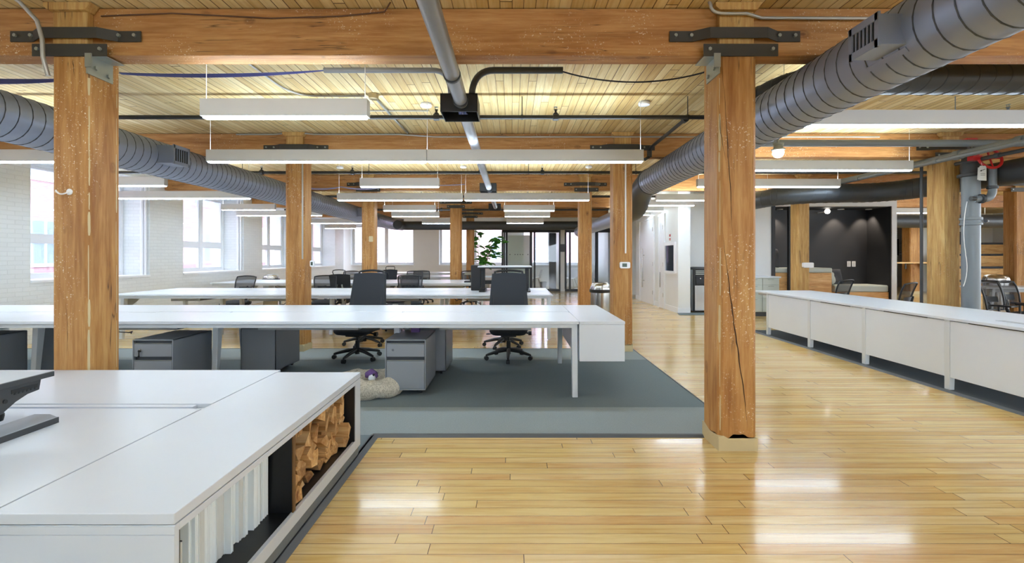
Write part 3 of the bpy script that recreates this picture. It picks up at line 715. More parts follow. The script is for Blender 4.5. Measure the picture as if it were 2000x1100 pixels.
LAMPS = [
 (-2.36,-1.09,3.47,ZB,None,'short white pendant lamp nearest the camera, under the first bay at centre left'),
 (-3.41,1.47,5.10,ZB,-.95,'longest white pendant lamp crossing the centre of the picture'),
 (-2.31,-1.10,6.92,ZB,None,'short white pendant lamp above the middle bench, left of centre'),
 (-3.28,-.92,8.55,ZB,None,'long white pendant lamp in the fourth row, left half of the pair'),
 (-.90,1.46,8.55,ZB,None,'long white pendant lamp in the fourth row, right half of the pair'),
 (-2.97,-1.75,10.5,ZB,None,'short white pendant lamp, upper one of the left stack in the distance'),
 (-3.18,-1.91,12.0,ZB,None,'short white pendant lamp, middle one of the left stack in the distance'),
 (-2.87,-1.67,14.5,ZB,None,'short white pendant lamp, lowest of the left stack in the distance'),
 (-.20,.99,10.5,ZB,None,'short white pendant lamp, upper one of the central stack before the meeting rooms'),
 (-.20,1.01,12.0,ZB,None,'short white pendant lamp, middle one of the central stack before the meeting rooms'),
 (-.18,1.00,14.4,ZB,None,'short white pendant lamp, lowest of the central stack before the meeting rooms'),
 (-7.15,-4.72,5.10,ZB,None,'long white pendant lamp at the left edge, behind the left foreground post'),
 (-6.4,-5.18,6.82,ZB,None,'short white pendant lamp just right of the left foreground post'),
 (-7.2,-4.77,8.3,ZB,None,'long white pendant lamp under the left spiral duct, before the second window'),
 (-6.57,-5.35,10.3,ZB,None,'short white pendant lamp by the left windows, third from the camera'),
 (-7.1,-4.9,11.75,ZB,None,'white pendant lamp by the left windows just left of the post in the benches'),
 (-6.4,-4.7,14.4,ZB,None,'white pendant lamp by the left windows just right of the post in the benches'),
 (-6.95,-5.8,16.9,ZB,None,'small distant white pendant lamp by the far left window'),
 (2.45,7.33,4.15,ZR,4.89,'large lavender white pendant lamp crossing the upper right of the picture'),
 (3.09,5.53,6.3,ZR,None,'white pendant lamp right of the foreground post, above the pale grey bench'),
 (3.16,5.60,7.78,ZR,None,'white pendant lamp right of the foreground post, second below the big duct'),
 (3.05,5.45,9.65,ZR,None,'white pendant lamp seen left of the foreground post, nearest the service block'),
 (2.9,4.25,10.6,ZR,None,'white pendant lamp left of the service block corner'),
 (2.75,3.95,13.0,ZR,None,'distant white pendant lamp above the service block doors, lower one'),
 (2.75,3.95,11.9,ZR,None,'distant white pendant lamp above the service block doors, upper one'),
 (9.7,12.1,12.4,ZR,None,'white pendant lamp beyond the alcove, left of the pipe post, upper'),
 (11.0,13.4,14.2,ZR,None,'white pendant lamp beyond the alcove, left of the pipe post, lower'),
 (12.6,15.2,14.6,ZR-.02,None,'white pendant lamp in front of the cushioned steps at far right'),
 (13.6,15.8,15.3,ZR-.2,None,'lower white pendant lamp in front of the cushioned steps at far right'),
]
for (a, b, y, z, sp, lab) in LAMPS: lamp(a, b, y, z, lab, split=sp)
lamp(.1, 1.6, 19.0, 2.40, 'white pendant lamp inside the left meeting room'); lamp(2.2, 3.5, 19.0, 2.40, 'white pendant lamp inside the right meeting room')
# lamps of the same kind over the part of the office behind the viewpoint
for i, (a, b, y) in enumerate([(-3.4,-.95,1.6),(-3.4,1.5,-.6),(-3.4,1.5,-3.0),(3.1,5.5,1.0),(7.6,10.0,3.4),(3.1,8.0,-1.5),(8.3,10.8,6.6),(-7.1,-4.7,2.4),(-7.1,-4.7,-.6),(11.5,14.0,8.6),(11.5,14,4)]):
    lamp(a, b, y, ZR+.35 if y > .2 else ZR, 'white pendant lamp of the same row kind outside the picture', group='pendant lamps outside the picture')
# downlights of the alcove
for xx, lab in ((6.72,'left round downlight in the alcove ceiling'), (8.25,'middle round downlight in the alcove ceiling'), (8.95,'right round downlight in the alcove ceiling')):
    t = thing('downlight', lab, 'downlight', (xx, 11.42, 2.535))
    part('trim_ring', MB().lathe((xx, 11.42, 2.535), [(.07,.0),(.07,.015),(.055,.015),(.055,.0)], 24), M['white_trim'], t)
    part('lens', MB().lathe((xx, 11.42, 2.54), [(.053,.0),(.053,.006)], 24), M['bulb'], t)
    ld = bpy.data.lights.new('downlight_beam', 'SPOT'); ld.energy = 26; ld.spot_size = radians(84); ld.spot_blend = .6; ld.color = (1,.82,.62); ld.shadow_soft_size = .03
    lo = bpy.data.objects.new('downlight_beam', ld); COL.objects.link(lo); lo.parent = t; lo.location = (0,-.0,-.01); lo.rotation_euler = (radians(10),0,0)

# ------------------------------------------------------------------ pipes, conduits, cables
def pipe(nm, lab, pts, r, mat, cat='pipe', n=12, coup=()):
    t = MB().tube(pts, r, n)
    if not coup: return solo(nm, lab, cat, t, M[mat])
    P = Vector(pts[0]); th = thing(nm, lab, cat, tuple(P)); part('pipe_run', t, M[mat], th)
    for (c, d, rr, l) in coup:
        c, d = Vector(c), Vector(d).normalized(); part('coupling', MB().cyl(c-d*l/2, c+d*l/2, rr, 16), M[mat], th)
    return th
PX, PZ = -.443, CAMZ+1.352
main = thing('cable_conduit', 'thick grey conduit running away under the beams at the centre of the ceiling', 'conduit', (PX, 1.0, PZ-.06))
part('conduit_run', MB().tube([(PX,.3,PZ),(PX,4.05,PZ)], .058, 24).tube([(PX,4.28,PZ-.02),(PX,8.75,PZ-.02)], .055, 24).tube([(PX,9.05,PZ-.02),(PX,12.2,PZ-.02)], .055, 24), M['conduit_grey'], main)
for yy in (3.36, 3.90, 4.36, 6.2): part('collar', MB().cyl((PX,yy-.012,PZ-.006),(PX,yy+.012,PZ-.006), .065, 24), M['dark_duct'], main)
def pull_box(y0, lab):
    x0, x1, z0, z1 = -.626, -.302, CAMZ+1.268, CAMZ+1.428
    t = thing('pull_box', lab, 'junction box', ((x0+x1)/2, y0, z0))
    m = MB().box(x0,x1,y0,y0+.006,z0,z1).box(x0,x0+.006,y0,y0+.3,z0,z1).box(x1-.006,x1,y0,y0+.3,z0,z1).box(x0,x1,y0,y0+.3,z1-.006,z1).box(x0,x1,y0+.294,y0+.3,z0,z1)
    part('steel_box', m, M['black'], t, smooth=False)
    random.seed(int(y0*10)); cb = MB()
    for k in range(7): cb.tube([(PX-.03+.01*k, y0+.07, PZ-.02), (PX-.03+.01*k+random.uniform(-.01,.01), y0+.16, z0+.03), (PX-.03+.01*k, y0+.27, PZ-.02)], .005, 6)
    part('blue_wires', cb, M['blue_cable'], t)
pull_box(3.97, 'black steel pull box nearest the camera on the thick grey conduit')
pull_box(8.78, 'black steel pull box on the thick grey conduit in the middle distance')
pull_box(12.15, 'small distant black pull box at the end of the thick grey conduit')
ZC = CAMZ+1.69
cl = [(-1.70,4.12,ZC),(-.80,4.12,ZC)]+arc((-.72,4.12,ZC),(-.57,4.12,ZC),(-.56,4.12,ZC-.16),8)+[(-.55,4.12,CAMZ+1.43)]
cr = [(.46,4.12,ZC),(-.10,4.12,ZC)]+arc((-.16,4.12,ZC),(-.33,4.12,ZC),(-.36,4.12,ZC-.18),8)+[(-.365,4.12,CAMZ+1.43)]
pipe('curved_conduit', 'grey conduit curving into the first pull box from the left', cl, .024, 'conduit_grey', 'conduit')
pipe('curved_conduit', 'black conduit curving into the first pull box from the right', cr, .030, 'dark_duct', 'conduit')
cb = MB()
for k in range(4): cb.tube(sag((-3.52,4.08+.008*k,ZC-.04), (-1.68,4.12,ZC), .022+.007*k), .005, 6)
solo('blue_cable_bundle', 'blue cable bundle hanging right of the left foreground post', 'cable', cb, M['blue_cable'])
cb = MB()
for k in range(5): cb.tube(sag((-5.4,4.08+.008*k,ZC-.06), (-3.9,4.1,ZC-.085), .02+.008*k), .006, 6)
solo('blue_cable_bundle', 'thick blue cable bundle left of the left foreground post', 'cable', cb, M['blue_cable'])
solo('black_cable', 'sagging black cable between the conduit end and the right foreground post', 'cable', MB().tube(sag((.45,4.12,ZC-.01),(1.75,4.0,ZC-.05), .10), .007, 8), M['black_cable'])
# sprinkler pipes across the bays
def sprinkler(lab, Y, Z, x0, x1, r, hang, heads, mat='pipe_dark'):
    t = thing('sprinkler_pipe', lab, 'pipe', ((x0+x1)/2, Y, Z))
    part('pipe_run', MB().cyl((x0,Y,Z),(x1,Y,Z), r, 16), M[mat], t)
    for hx in hang: part('hanger', MB().cyl((hx,Y,Z),(hx,Y,CZ), .005, 6).cyl((hx-.012,Y,Z),(hx+.012,Y,Z), r+.006, 14), M[mat], t)
    for hx in heads:
        s = part('sprinkler_head', MB().cyl((hx-.03,Y,Z),(hx+.03,Y,Z), r+.014, 14).lathe((hx,Y,Z+r), [(.02,0),(.026,.02),(.012,.03),(.012,.05),(.02,.055),(.02,.06)], 12), M[mat], t)
        part('deflector', MB().lathe((hx,Y,Z+r+.085), [(.022,0),(.022,.004)], 12).cyl((hx-.012,Y,Z+r+.05),(hx-.012,Y,Z+r+.088),.003,6).cyl((hx+.012,Y,Z+r+.05),(hx+.012,Y,Z+r+.088),.003,6), M['galv'], s)
    return t
ZS = CAMZ+1.535
sprinkler('black sprinkler pipe crossing the first bay behind the short pendant lamp', 5.0, ZS, -7.4, 2.6, .023, [.11, 1.93, -4.6], [-.83, .48])
sprinkler('grey sprinkler pipe crossing behind the big duct at upper right', 5.0, ZS+.02, 3.3, 10, .031, [4.87, 8.3], [5.45], 'pipe_grey')
sprinkler('black sprinkler pipe crossing the second bay', 8.27, ZS, -7.4, 10.2, .026, [-4.9, -2.6, -.6, 1.98, .3, 2.25], [-4.55, -2.9, .55])
sprinkler('black sprinkler pipe crossing the third bay', 11.54, ZS, -7.4, 3.9, .03, [-3.6, -1.7, 1.0, -5.0], [-2.3, .4])
sprinkler('black sprinkler pipe crossing the fourth bay', 14.81, ZS, -7.4, 3.9, .03, [-3.6, 1.0], [-2.3])
pipe('branch_pipe', 'black branch pipe running back from the sprinkler pipe near the right foreground post', [(1.92,5.0,ZS-.01),(1.92,6.3,ZS-.02),(1.92,6.36,ZS-.06),(1.92,6.36,CAMZ+1.40),(1.84,6.30,CAMZ+1.35)], .021, 'pipe_dark', coup=(((1.92,5.05,ZS-.01),(0,1,0),.034,.07), ((1.92,6.36,CAMZ+1.44),(0,0,1),.034,.09)))
# conduits on beams
pipe('steel_conduit', 'thin steel conduit along the top of the second beam', [(-3.9,6.44,3.085),(-3.35,6.44,3.085),(-3.2,6.43,3.10),(-2.95,6.43,3.10),(-2.8,6.44,3.085),(-1.6,6.44,3.085),(-1.1,6.44,3.05),(5.2,6.44,3.05)], .011, 'conduit', 'conduit')
pipe('steel_conduit', 'thin steel conduit across the ceiling to the round junction box', [(-2.38,3.6,CZ-.015),(-2.38,4.3,CZ-.015)]+arc((-2.38,4.6,CZ-.015),(-2.36,4.95,CZ-.015),(-2.1,4.95,CZ-.015),6)+[(-1.6,4.95,CZ-.015)], .010, 'conduit', 'conduit')
pipe('steel_conduit', 'wide steel conduit from the junction box back to the second beam', [(-1.50,5.0,CZ-.02),(-1.47,6.4,CZ-.02)], .016, 'galv', 'conduit')
jb = solo('junction_box', 'cream octagonal junction box on the ceiling beside the short pendant lamp', 'junction box', MB().lathe((-1.50,4.93,CZ-.055), [(.052,0),(.055,.01),(.055,.055)], 8), M['paint_base'], smooth=False)
pipe('steel_conduit', 'steel conduit running along the first beam at upper right', [(1.365,3.15,CZ-.0),]+arc((1.37,3.14,3.09),(1.37,3.14,3.03),(1.47,3.14,3.03),6)+[(1.62,3.14,3.03),(1.75,3.19,3.025),(3.2,3.19,3.02)], .011, 'conduit', 'conduit')
pipe('steel_conduit', 'steel conduit curving down past the straps of the left foreground post', [(-3.36,3.0,CZ),(-3.30,3.05,3.06),(-3.235,3.10,2.96),(-3.215,3.115,2.84),(-3.215,3.12,2.72),(-3.20,3.14,2.60)], .013, 'conduit', 'conduit')
pipe('steel_conduit', 'thin steel conduit across the first bay behind the short pendant lamp', [(-3.2,5.45,CZ-.015),(-1.0,5.45,CZ-.015)], .008, 'conduit', 'conduit')
pipe('brown_cable', 'thin brown cable stapled along the top of the first beam', [(-2.9,3.212,3.05),(-2.4,3.212,3.07),(-1.7,3.212,3.035),(-1.2,3.212,3.05),(-.9,3.212,3.08),(-.84,3.15,CZ)], .005, 'brown_cable', 'cable')
pipe('white_conduit', 'white conduit running down the second row post to the thermostat', [(1.60,ROWS[1]-HW-.02,2.75),(1.60,ROWS[1]-HW-.02,1.40)], .012, 'white_cable', 'conduit')
pipe('white_cable', 'thin white cable running down the post in the benches', [(-3.13,6.45-.01,2.5),(-3.12,6.44,1.8),(-3.12,6.44,1.2),(-3.10,6.44,.6),(-3.10,6.44,.2)], .005, 'white_cable', 'cable')
pipe('white_conduit', 'pale conduit on the right edge of the post in the benches', [(-2.965,6.44,2.7),(-2.965,6.44,1.32)], .011, 'conduit', 'conduit')
pipe('black_cable', 'dark cable down the third row post at left to the switch box', [(-3.05,9.725,2.5),(-3.04,9.72,1.78)], .006, 'pipe_dark', 'cable')
cb = MB()
for k in range(3): cb.tube(sag((-4.6,9.62,2.86),(-3.6,9.6,2.83),.05+.01*k)+sag((-3.6,9.6,2.83),(-2.5,9.6,2.9),.07+.01*k)+sag((-2.4,9.6,2.9),(-1.0,9.6,2.88),.03), .009, 6)
solo('blue_cable_bundle', 'pale blue cable bundle sagging in front of the third beam', 'cable', cb, plain('pale_blue_cable', (150,150,190), .5))
for (px, py, lab) in ((832,207,'white ceiling disc left of the first pull box'), (1258,204,'white ceiling disc right of centre in the first bay'), (905,327,'white ceiling disc in the second bay near the thick conduit'), (1150,327,'white ceiling disc in the second bay near the right post'), (664,328,'white ceiling disc in the second bay behind the post in the benches')):
    Y = (CZ-.03-CAMZ)*F/(502-py); xx = (px-1000)*Y/F
    t = thing('smoke_detector', lab, 'smoke detector', (xx, Y, CZ-.045))
    part('base_plate', MB().lathe((xx,Y,CZ-.018), [(.058,0),(.06,.018)], 24), M['housing'], t)
    part('cover', MB().lathe((xx,Y,CZ-.045), [(.035,0),(.062,.006),(.066,.016),(.066,.027)], 24), M['white_trim'], t)
# right-hand plant: sprinkler main, riser, valve
QX, QZ = 5.93, CAMZ+1.355
pipe('sprinkler_main', 'thick grey sprinkler main with couplings running back above the right bench', [(QX,2.6,QZ),(QX,10.6,QZ)], .05, 'pipe_grey', n=20, coup=tuple(((QX,yy,QZ),(0,1,0),.062,.09) for yy in (4.6,5.3,6.05,6.9,8.4)))
pipe('branch_pipe', 'thinner grey pipe beside the sprinkler main, left', [(QX-.16,5.0,QZ-.05),(QX-.16,9.4,QZ-.05)], .022, 'pipe_grey', coup=tuple(((QX-.16,yy,QZ-.05),(0,1,0),.031,.06) for yy in (6.2,6.8,7.6)))
pipe('branch_pipe', 'thinner dark pipe beside the sprinkler main, right', [(QX+.26,3.0,QZ-.06),(QX+.26,6.35,QZ-.06)], .025, 'dark_duct', coup=tuple(((QX+.26,yy,QZ-.06),(0,1,0),.034,.06) for yy in (5.0,5.8)))
RX, RY = 6.27, 6.22
rs = thing('sprinkler_riser', 'thick grey vertical riser pipe with couplings beside the post at right', 'pipe', (RX, RY, 0))
part('riser_pipe', MB().cyl((RX,RY,0),(RX,RY,2.44), .098, 28), M['pipe_grey'], rs)
part('valve_body', MB().lathe((RX,RY,2.44), [(.10,0),(.14,.005),(.14,.04),(.10,.05),(.11,.14),(.10,.22),(.09,.28)], 24), M['dark_duct'], rs)
c = part('coupling', MB().lathe((RX,RY,1.78), [(.10,0),(.118,.004),(.118,.03),(.106,.035),(.106,.07),(.118,.075),(.118,.105),(.10,.11)], 28), M['pipe_grey'], rs)
part('bolt', MB().cyl((RX+.10,RY-.10,1.835),(RX+.17,RY-.05,1.835),.022,10), M['dark_duct'], c)
part('bypass_pipe', MB().tube([(RX+.17,RY-.12,2.56),(RX+.17,RY-.12,2.27)]+arc((RX+.17,RY-.12,2.27),(RX+.17,RY-.12,2.12),(RX+.05,RY-.12,2.13),8)+[(RX-.05,RY-.10,2.13)], .045, 20), M['pipe_grey'], rs)
part('coupling', MB().lathe((RX+.17,RY-.12,2.26), [(.045,0),(.06,.004),(.06,.04),(.045,.045)], 20).lathe((RX+.02,RY-.12,2.13), [(.045,-.02),(.062,-.018),(.062,.018),(.045,.02)], 20, 'x').cyl((RX-.14,RY-.14,2.13),(RX-.08,RY-.14,2.13),.03,12), M['dark_duct'], rs)
VX, VY, VZ = 6.32, 6.02, CAMZ+ (502-309)*6.02/F
vw = part('valve_wheel', MB().tube([(VX+.155*cos(a), VY+.04*sin(a), VZ+.135*sin(a)) for a in [2*pi*k/28 for k in range(28)]], .017, 10, closed=True).cyl((VX-.15,VY,VZ),(VX+.15,VY,VZ),.010,8).cyl((VX,VY-.04,VZ-.13),(VX,VY+.04,VZ+.13),.010,8).cyl((VX,VY-.03,VZ),(VX,VY+.2,VZ),.02,10), M['red'], rs, label='red valve handwheel')
part('valve_bracket', MB().box(VX-.25,VX-.13,VY-.03,VY+.05,VZ-.03,VZ+.03), M['red'], rs, label='red painted valve bracket', smooth=False)
part('valve_cap', MB().box(VX-.28,VX-.14,VY+.02,VY+.16,VZ+.21,VZ+.27), M['red'], rs, label='red square cap of the valve', smooth=False)
tg = thing('paper_tag', 'white paper tag with black arrow hanging from the red valve', 'tag', (VX-.14, 5.98, VZ-.28))
part('card', MB().prism([(VX-.19,VZ-.30),(VX-.09,VZ-.305),(VX-.09,VZ-.13),(VX-.105,VZ-.11),(VX-.17,VZ-.11),(VX-.185,VZ-.13)], 5.975, 5.98, 'y').prism([(VX-.20,VZ-.29),(VX-.10,VZ-.30),(VX-.10,VZ-.14),(VX-.19,VZ-.13)], 5.984, 5.988, 'y'), M['tag_white'], tg, smooth=False)
part('arrow_mark', MB().beam((VX-.165,5.972,VZ-.175),(VX-.11,5.972,VZ-.155),.004,.006).prism([(VX-.178,VZ-.18),(VX-.16,VZ-.162),(VX-.157,VZ-.184)],5.971,5.974,'y').box(VX-.17,VX-.11,5.972,5.974,VZ-.215,VZ-.211).box(VX-.17,VX-.11,5.972,5.974,VZ-.235,VZ-.231), M['black'], tg, smooth=False)
part('string', MB().cyl((VX-.14,5.98,VZ-.115),(VX-.15,6.0,VZ-.02),.002,6), M['white_cable'], tg)
pipe('grey_conduit', 'thin grey conduit on the left corner of the post beside the riser', [(6.06,6.735,.02),(6.06,6.735,2.70)], .020, 'dark_duct', 'conduit')
pipe('grey_conduit', 'thin grey conduit between the riser and its post', [(6.375,6.40,.3),(6.375,6.40,2.5)], .014, 'dark_duct', 'conduit')
pipe('white_cable', 'loose pale cable looping beside the thick riser pipe', arc((6.16,6.16,2.1),(6.10,6.18,1.75),(6.15,6.17,1.4),8)+arc((6.15,6.17,1.38),(6.20,6.17,1.15),(6.13,6.18,.95),8), .0045, 'white_cable', 'cable')
pipe('grey_conduit', 'dark conduit down the corner of the post at the right edge', [(10.98,9.70,.02),(10.98,9.70,2.9)], .035, 'dark_duct', 'conduit')
x, y, z = at(1520, 297, 5.6)
lb = thing('wall_lamp', 'round white lamp with steel cap under the big duct at right', 'lamp', (x, y, z-.07))
part('cap', MB().lathe((x,y,z+.02), [(.075,0),(.08,.012),(.055,.02),(.05,.06),(.06,.065),(.06,.085)], 24), M['galv'], lb)
part('stem', MB().cyl((x,y,z+.1),(x,y,CZ),.012,10), M['galv'], lb)
part('globe', MB().lathe((x,y,z-.07), [(.02,0),(.045,.012),(.062,.04),(.065,.065),(.06,.09)], 24), M['bulb'], lb)
# white heating pipes on the left piers
for i, yc in enumerate(ROWS[:4]):
    solo('heating_pipe', ['pair of slim white pipes beside the nearest brick pier','pair of slim white pipes beside the second brick pier from the camera','pair of slim white pipes beside the third brick pier','pair of slim white pipes beside the fourth brick pier'][i], 'pipe', MB().cyl((XL-.14,yc-.50,.0),(XL-.14,yc-.50,CZ),.03,12).cyl((XL-.06,yc-.51,.0),(XL-.06,yc-.51,CZ),.022,12), M['white_trim'])
# ------------------------------------------------------------------ carpets
cp = thing('carpet', 'large grey two-tone carpet under the rows of white benches', 'carpet', (-2.0, 5.0, 0))
part('pale_border', MB().box(-7.4,1.437,3.42,4.05,.001,.012).box(1.437,1.75,3.435,4.05,.001,.012).box(-7.4,1.75,5.93,6.64,.001,.012), M['carpet_light'], cp, smooth=False, label='pale grey border of the carpet')
part('dark_field', MB().prism([(-7.4,4.05),(1.75,4.05),(1.75,5.93),(-7.4,5.93)], .001, .012, 'z').box(-4.5,-1.05,-.5,3.42,.001,.012), M['carpet_dark'], cp, smooth=False)
part('edge_strip', MB().prism([(-1.03,0),(-1.03,.016),(-1.05,.016),(-1.05,0)], -.5, 3.40, 'y').prism([(1.75,0),(1.75,.016),(1.78,.002),(1.78,0)], 3.42, 6.66, 'y').prism([(3.395,0),(3.42,.016),(3.44,.016),(3.44,0)], -1.05, 1.44, 'x').prism([(6.64,0),(6.64,.016),(6.66,0)], -7.4, 1.75, 'x').prism([(-1.0,0),(-1.035,.016),(-1.06,.016),(-1.06,0)], -.5, 3.42, 'y'), M['carpet_trim'], cp, smooth=False)
c2 = thing('carpet', 'charcoal carpet under the pale bench on the right', 'carpet', (5.4, 5.0, 0))
part('dark_field', MB().box(4.36,6.6,-.6,8.3,.001,.012), M['carpet_right'], c2, smooth=False)
part('edge_strip', MB().prism([(4.335,0),(4.36,.016),(4.385,.016),(4.385,0)], -.6, 8.3, 'y').prism([(8.3,.0),(8.3,.016),(8.33,0)], 4.34, 6.6, 'x'), M['carpet_trim'], c2, smooth=False)
solo('floor_mat', 'small grey mat in front of the water cooler', 'mat', MB().prism([(3.88,10.55),(4.9,10.55),(4.9,10.98),(3.98,10.98)], .0, .012), M['carpet_dark'], smooth=False)

# ------------------------------------------------------------------ foreground desk and credenza
T = .565
CX1, CX0, CY0, CY1 = -1.032, -1.60, 1.39, 3.10
cr = thing('credenza', 'low white credenza in the foreground with open shelf of books and firewood', 'cabinet', ((CX0+CX1)/2, (CY0+CY1)/2, .0))
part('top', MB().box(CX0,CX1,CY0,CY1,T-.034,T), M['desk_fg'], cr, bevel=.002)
m = MB()
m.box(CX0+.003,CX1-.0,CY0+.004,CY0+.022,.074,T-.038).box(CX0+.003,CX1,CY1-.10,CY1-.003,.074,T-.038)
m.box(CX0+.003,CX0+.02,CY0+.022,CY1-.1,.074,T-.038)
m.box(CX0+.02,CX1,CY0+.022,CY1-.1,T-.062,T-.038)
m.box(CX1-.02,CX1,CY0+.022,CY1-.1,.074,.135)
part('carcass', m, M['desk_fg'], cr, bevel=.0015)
part('carpet_standin_plinth', MB().box(CX0+.05,CX1-.008,CY0+.03,CY1-.02,.012,.074), plain('carpet_grey_standin', (112,118,122), .6), cr, smooth=False)  # added near-flush plinth in carpet grey, stands in for lit carpet under the edge
m = MB()
m.box(CX0+.02,CX1-.021,CY0+.022,CY1-.1,.10,.132).box(CX0+.02,CX0+.03,CY0+.022,CY1-.1,.132,T-.062)
m.box(CX0+.03,CX1-.004,CY1-.112,CY1-.1,.132,T-.062).box(CX0+.03,CX1-.004,CY0+.022,CY0+.03,.132,T-.062)
m.box(CX0+.03,CX1-.02,CY0+.03,CY1-.112,T-.07,T-.0625)
part('black_lining', m, M['black_lining'], cr, smooth=False, label='matte black lining of the open shelf')
part('divider', MB().box(CX0+.03,CX1-.012,2.165,2.183,.132,T-.07), M['black_lining'], cr, smooth=False)
part('divider_edge', MB().box(CX1-.012,CX1-.006,2.160,2.184,.132,T-.07), plain('bronze_edge', (120,88,56), .4, .4), cr, smooth=False, label='bronze coloured divider edge')
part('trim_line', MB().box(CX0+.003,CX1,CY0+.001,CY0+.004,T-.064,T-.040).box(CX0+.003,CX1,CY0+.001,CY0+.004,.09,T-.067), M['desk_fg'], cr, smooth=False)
# books: page edges outwards, first three shorter and pulled forward
random.seed(4)
y = CY0+.036; k = 0
places = []
while y < 2.145:
    w = random.choice([.016,.02,.024,.03,.034,.04,.05]); 
    if y+w > 2.155: break
    places.append((y, w)); y += w+.0015
for k, (y, w) in enumerate(places):
    if k == 0: h, fx = .282, -1.075
    elif k == 1: h, fx = .275, -1.09
    elif k == 2: w = min(w, .034); h, fx = .29, -1.080
    else: h, fx = random.uniform(.345,.360), -1.165+random.uniform(-.022,.018)
    z0 = .1325; side = 'from the near end' if k < len(places)/2 else 'before the black divider'
    j = k+1 if k < len(places)/2 else len(places)-k
    on = ['first','second','third','fourth','fifth','sixth','seventh','eighth','ninth','tenth','eleventh','twelfth','thirteenth','fourteenth','fifteenth'][j-1]
    bk = thing('book', '%s white book on the credenza shelf %s%s' % (on, 'counting ' if side[0]=='f' else 'counting back, ', side), 'book', (fx-.1, y+w/2, z0), 'white books on the credenza shelf')
    n = max(2, int(w/.005)); mm = MB(); poly = [(fx-.20, y+.0015), (fx-.20, y+w-.0015)]
    pts = [(fx+random.uniform(-.003,.003), y+w-.0015-(w-.003)*i/n) for i in range(n+1)]
    mm.prism(poly+pts, z0+.002, z0+h-.003, 'z')
    part('pages', mm, M['book_b'] if k % 4 == 2 else M['book'], bk, smooth=False)
    part('cover', MB().box(fx-.205,fx+.001,y,y+.0012,z0,z0+h).box(fx-.205,fx+.001,y+w-.0012,y+w,z0,z0+h).box(fx-.206,fx-.204,y,y+w,z0,z0+h), M['book_cover'] if k in (0,1,2) else M['book'], bk, smooth=False)
# split firewood
def log_shape(kind, r):
    if kind == 0: return [(0,0)]+[(r*1.25*cos(a), r*1.25*sin(a)) for a in [radians(d) for d in (0,18,36,54,72,90)]]
    if kind == 1: return [(r*cos(a), r*sin(a)) for a in [radians(d) for d in (0,30,60,90,120,150,180)]]
    if kind == 2: return [(-r*.75,-r*.6),(r*.8,-r*.7),(r*.95,r*.2),(r*.2,r*.85),(-r*.7,r*.55)]
    return [(-r*.8,-r*.5),(r*.7,-r*.75),(r*.1,r*.95)]
random.seed(11)
rowsn = ['bottom', 'second lowest', 'middle', 'second highest', 'top']
ncol = 7; LY0, LY1 = 2.19, 2.972; LZ0, LZ1 = .134, .492
ordn2 = ['first','second','third','fourth','fifth','sixth','seventh']
for r in range(5):
    nc = ncol-(1 if r % 2 else 0)
    for c_ in range(nc):
        cy = LY0+.056+(LY1-LY0-.112)*(c_+(0 if nc == ncol else .0))/(nc-1); cz = LZ0+.036+(LZ1-LZ0-.072)*r/4
        kind = random.choice([0,0,1,2,3,3,2]); rad = random.uniform(.046,.060)*(1.0 if nc == ncol else 1.1)
        sh = log_shape(kind, rad); mx = sum(p[0] for p in sh)/len(sh); my = sum(p[1] for p in sh)/len(sh); rot = random.uniform(0, 2*pi)
        fx = -1.072+random.uniform(-.03,.028); L = .36; m = MB(); ns = 5; vs = []; n = len(sh)
        tiltz = random.uniform(-.03,.03)
        for i in range(ns):
            t_ = i/(ns-1); x = fx-L*t_
            for q, (a, b) in enumerate(sh):
                a2, b2 = a-mx, b-my; jit = 1+.06*sin(q*2.3+i*1.7+c_)
                yy = cy+(a2*cos(rot)-b2*sin(rot))*jit; zz = cz+(a2*sin(rot)+b2*cos(rot))*jit+tiltz*t_*.3
                xx = x+(random.uniform(-.012,.012) if i == 0 else 0)
                vs.append((xx, min(max(yy, LY0-.003), LY1), max(min(zz, .495), LZ0)))
        m.add(vs, [tuple(range(n))]+[tuple((ns-1)*n+q for q in range(n-1,-1,-1))]+[(i*n+q, i*n+(q+1) % n, (i+1)*n+(q+1) % n, (i+1)*n+q) for i in range(ns-1) for q in range(n)])
        o = solo('firewood_log', 'split firewood log in the %s layer, %s from the divider towards the far end' % (rowsn[r], ordn2[c_]), 'firewood', m, M['firewood'], 'split firewood in the credenza', smooth=False)
        bb = MB()
        if kind in (0, 1):
            pass
# white desk pair behind the credenza, two worktops with a cable slot between
def fdesk(y0, y1, lab, leg_y, seamless=False):
    t = thing('white_desk', lab, 'desk', (-3.0, (y0+y1)/2, 0))
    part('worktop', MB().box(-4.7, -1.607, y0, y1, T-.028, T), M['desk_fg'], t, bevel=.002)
    m = MB()
    for xx in (-1.70, -3.1, -4.55):
        m.box(xx-.03, xx+.03, leg_y-.03, leg_y+.03, .012, T-.028)
    part('leg', m, M['desk_metal'], t, smooth=False)
    part('rail', MB().box(-4.6,-1.65,(y0+y1)/2-.03,(y0+y1)/2+.03,T-.07,T-.028), M['desk_metal'], t, smooth=False)
    return t
fdesk(1.33, 2.357, 'white desk at the lower left corner with the sit-stand riser on it', 1.6)
fdesk(2.435, 3.160, 'white desk behind the slot, between riser and left foreground post', 2.9)
solo('cable_slot_tray', 'white cable tray in the slot between the two foreground desks', 'cable tray', MB().box(-4.7,-1.64,2.362,2.43,T-.05,T-.022).box(-4.7,-1.68,2.395,2.43,T-.022,T-.004), M['desk_fg'], smooth=False)
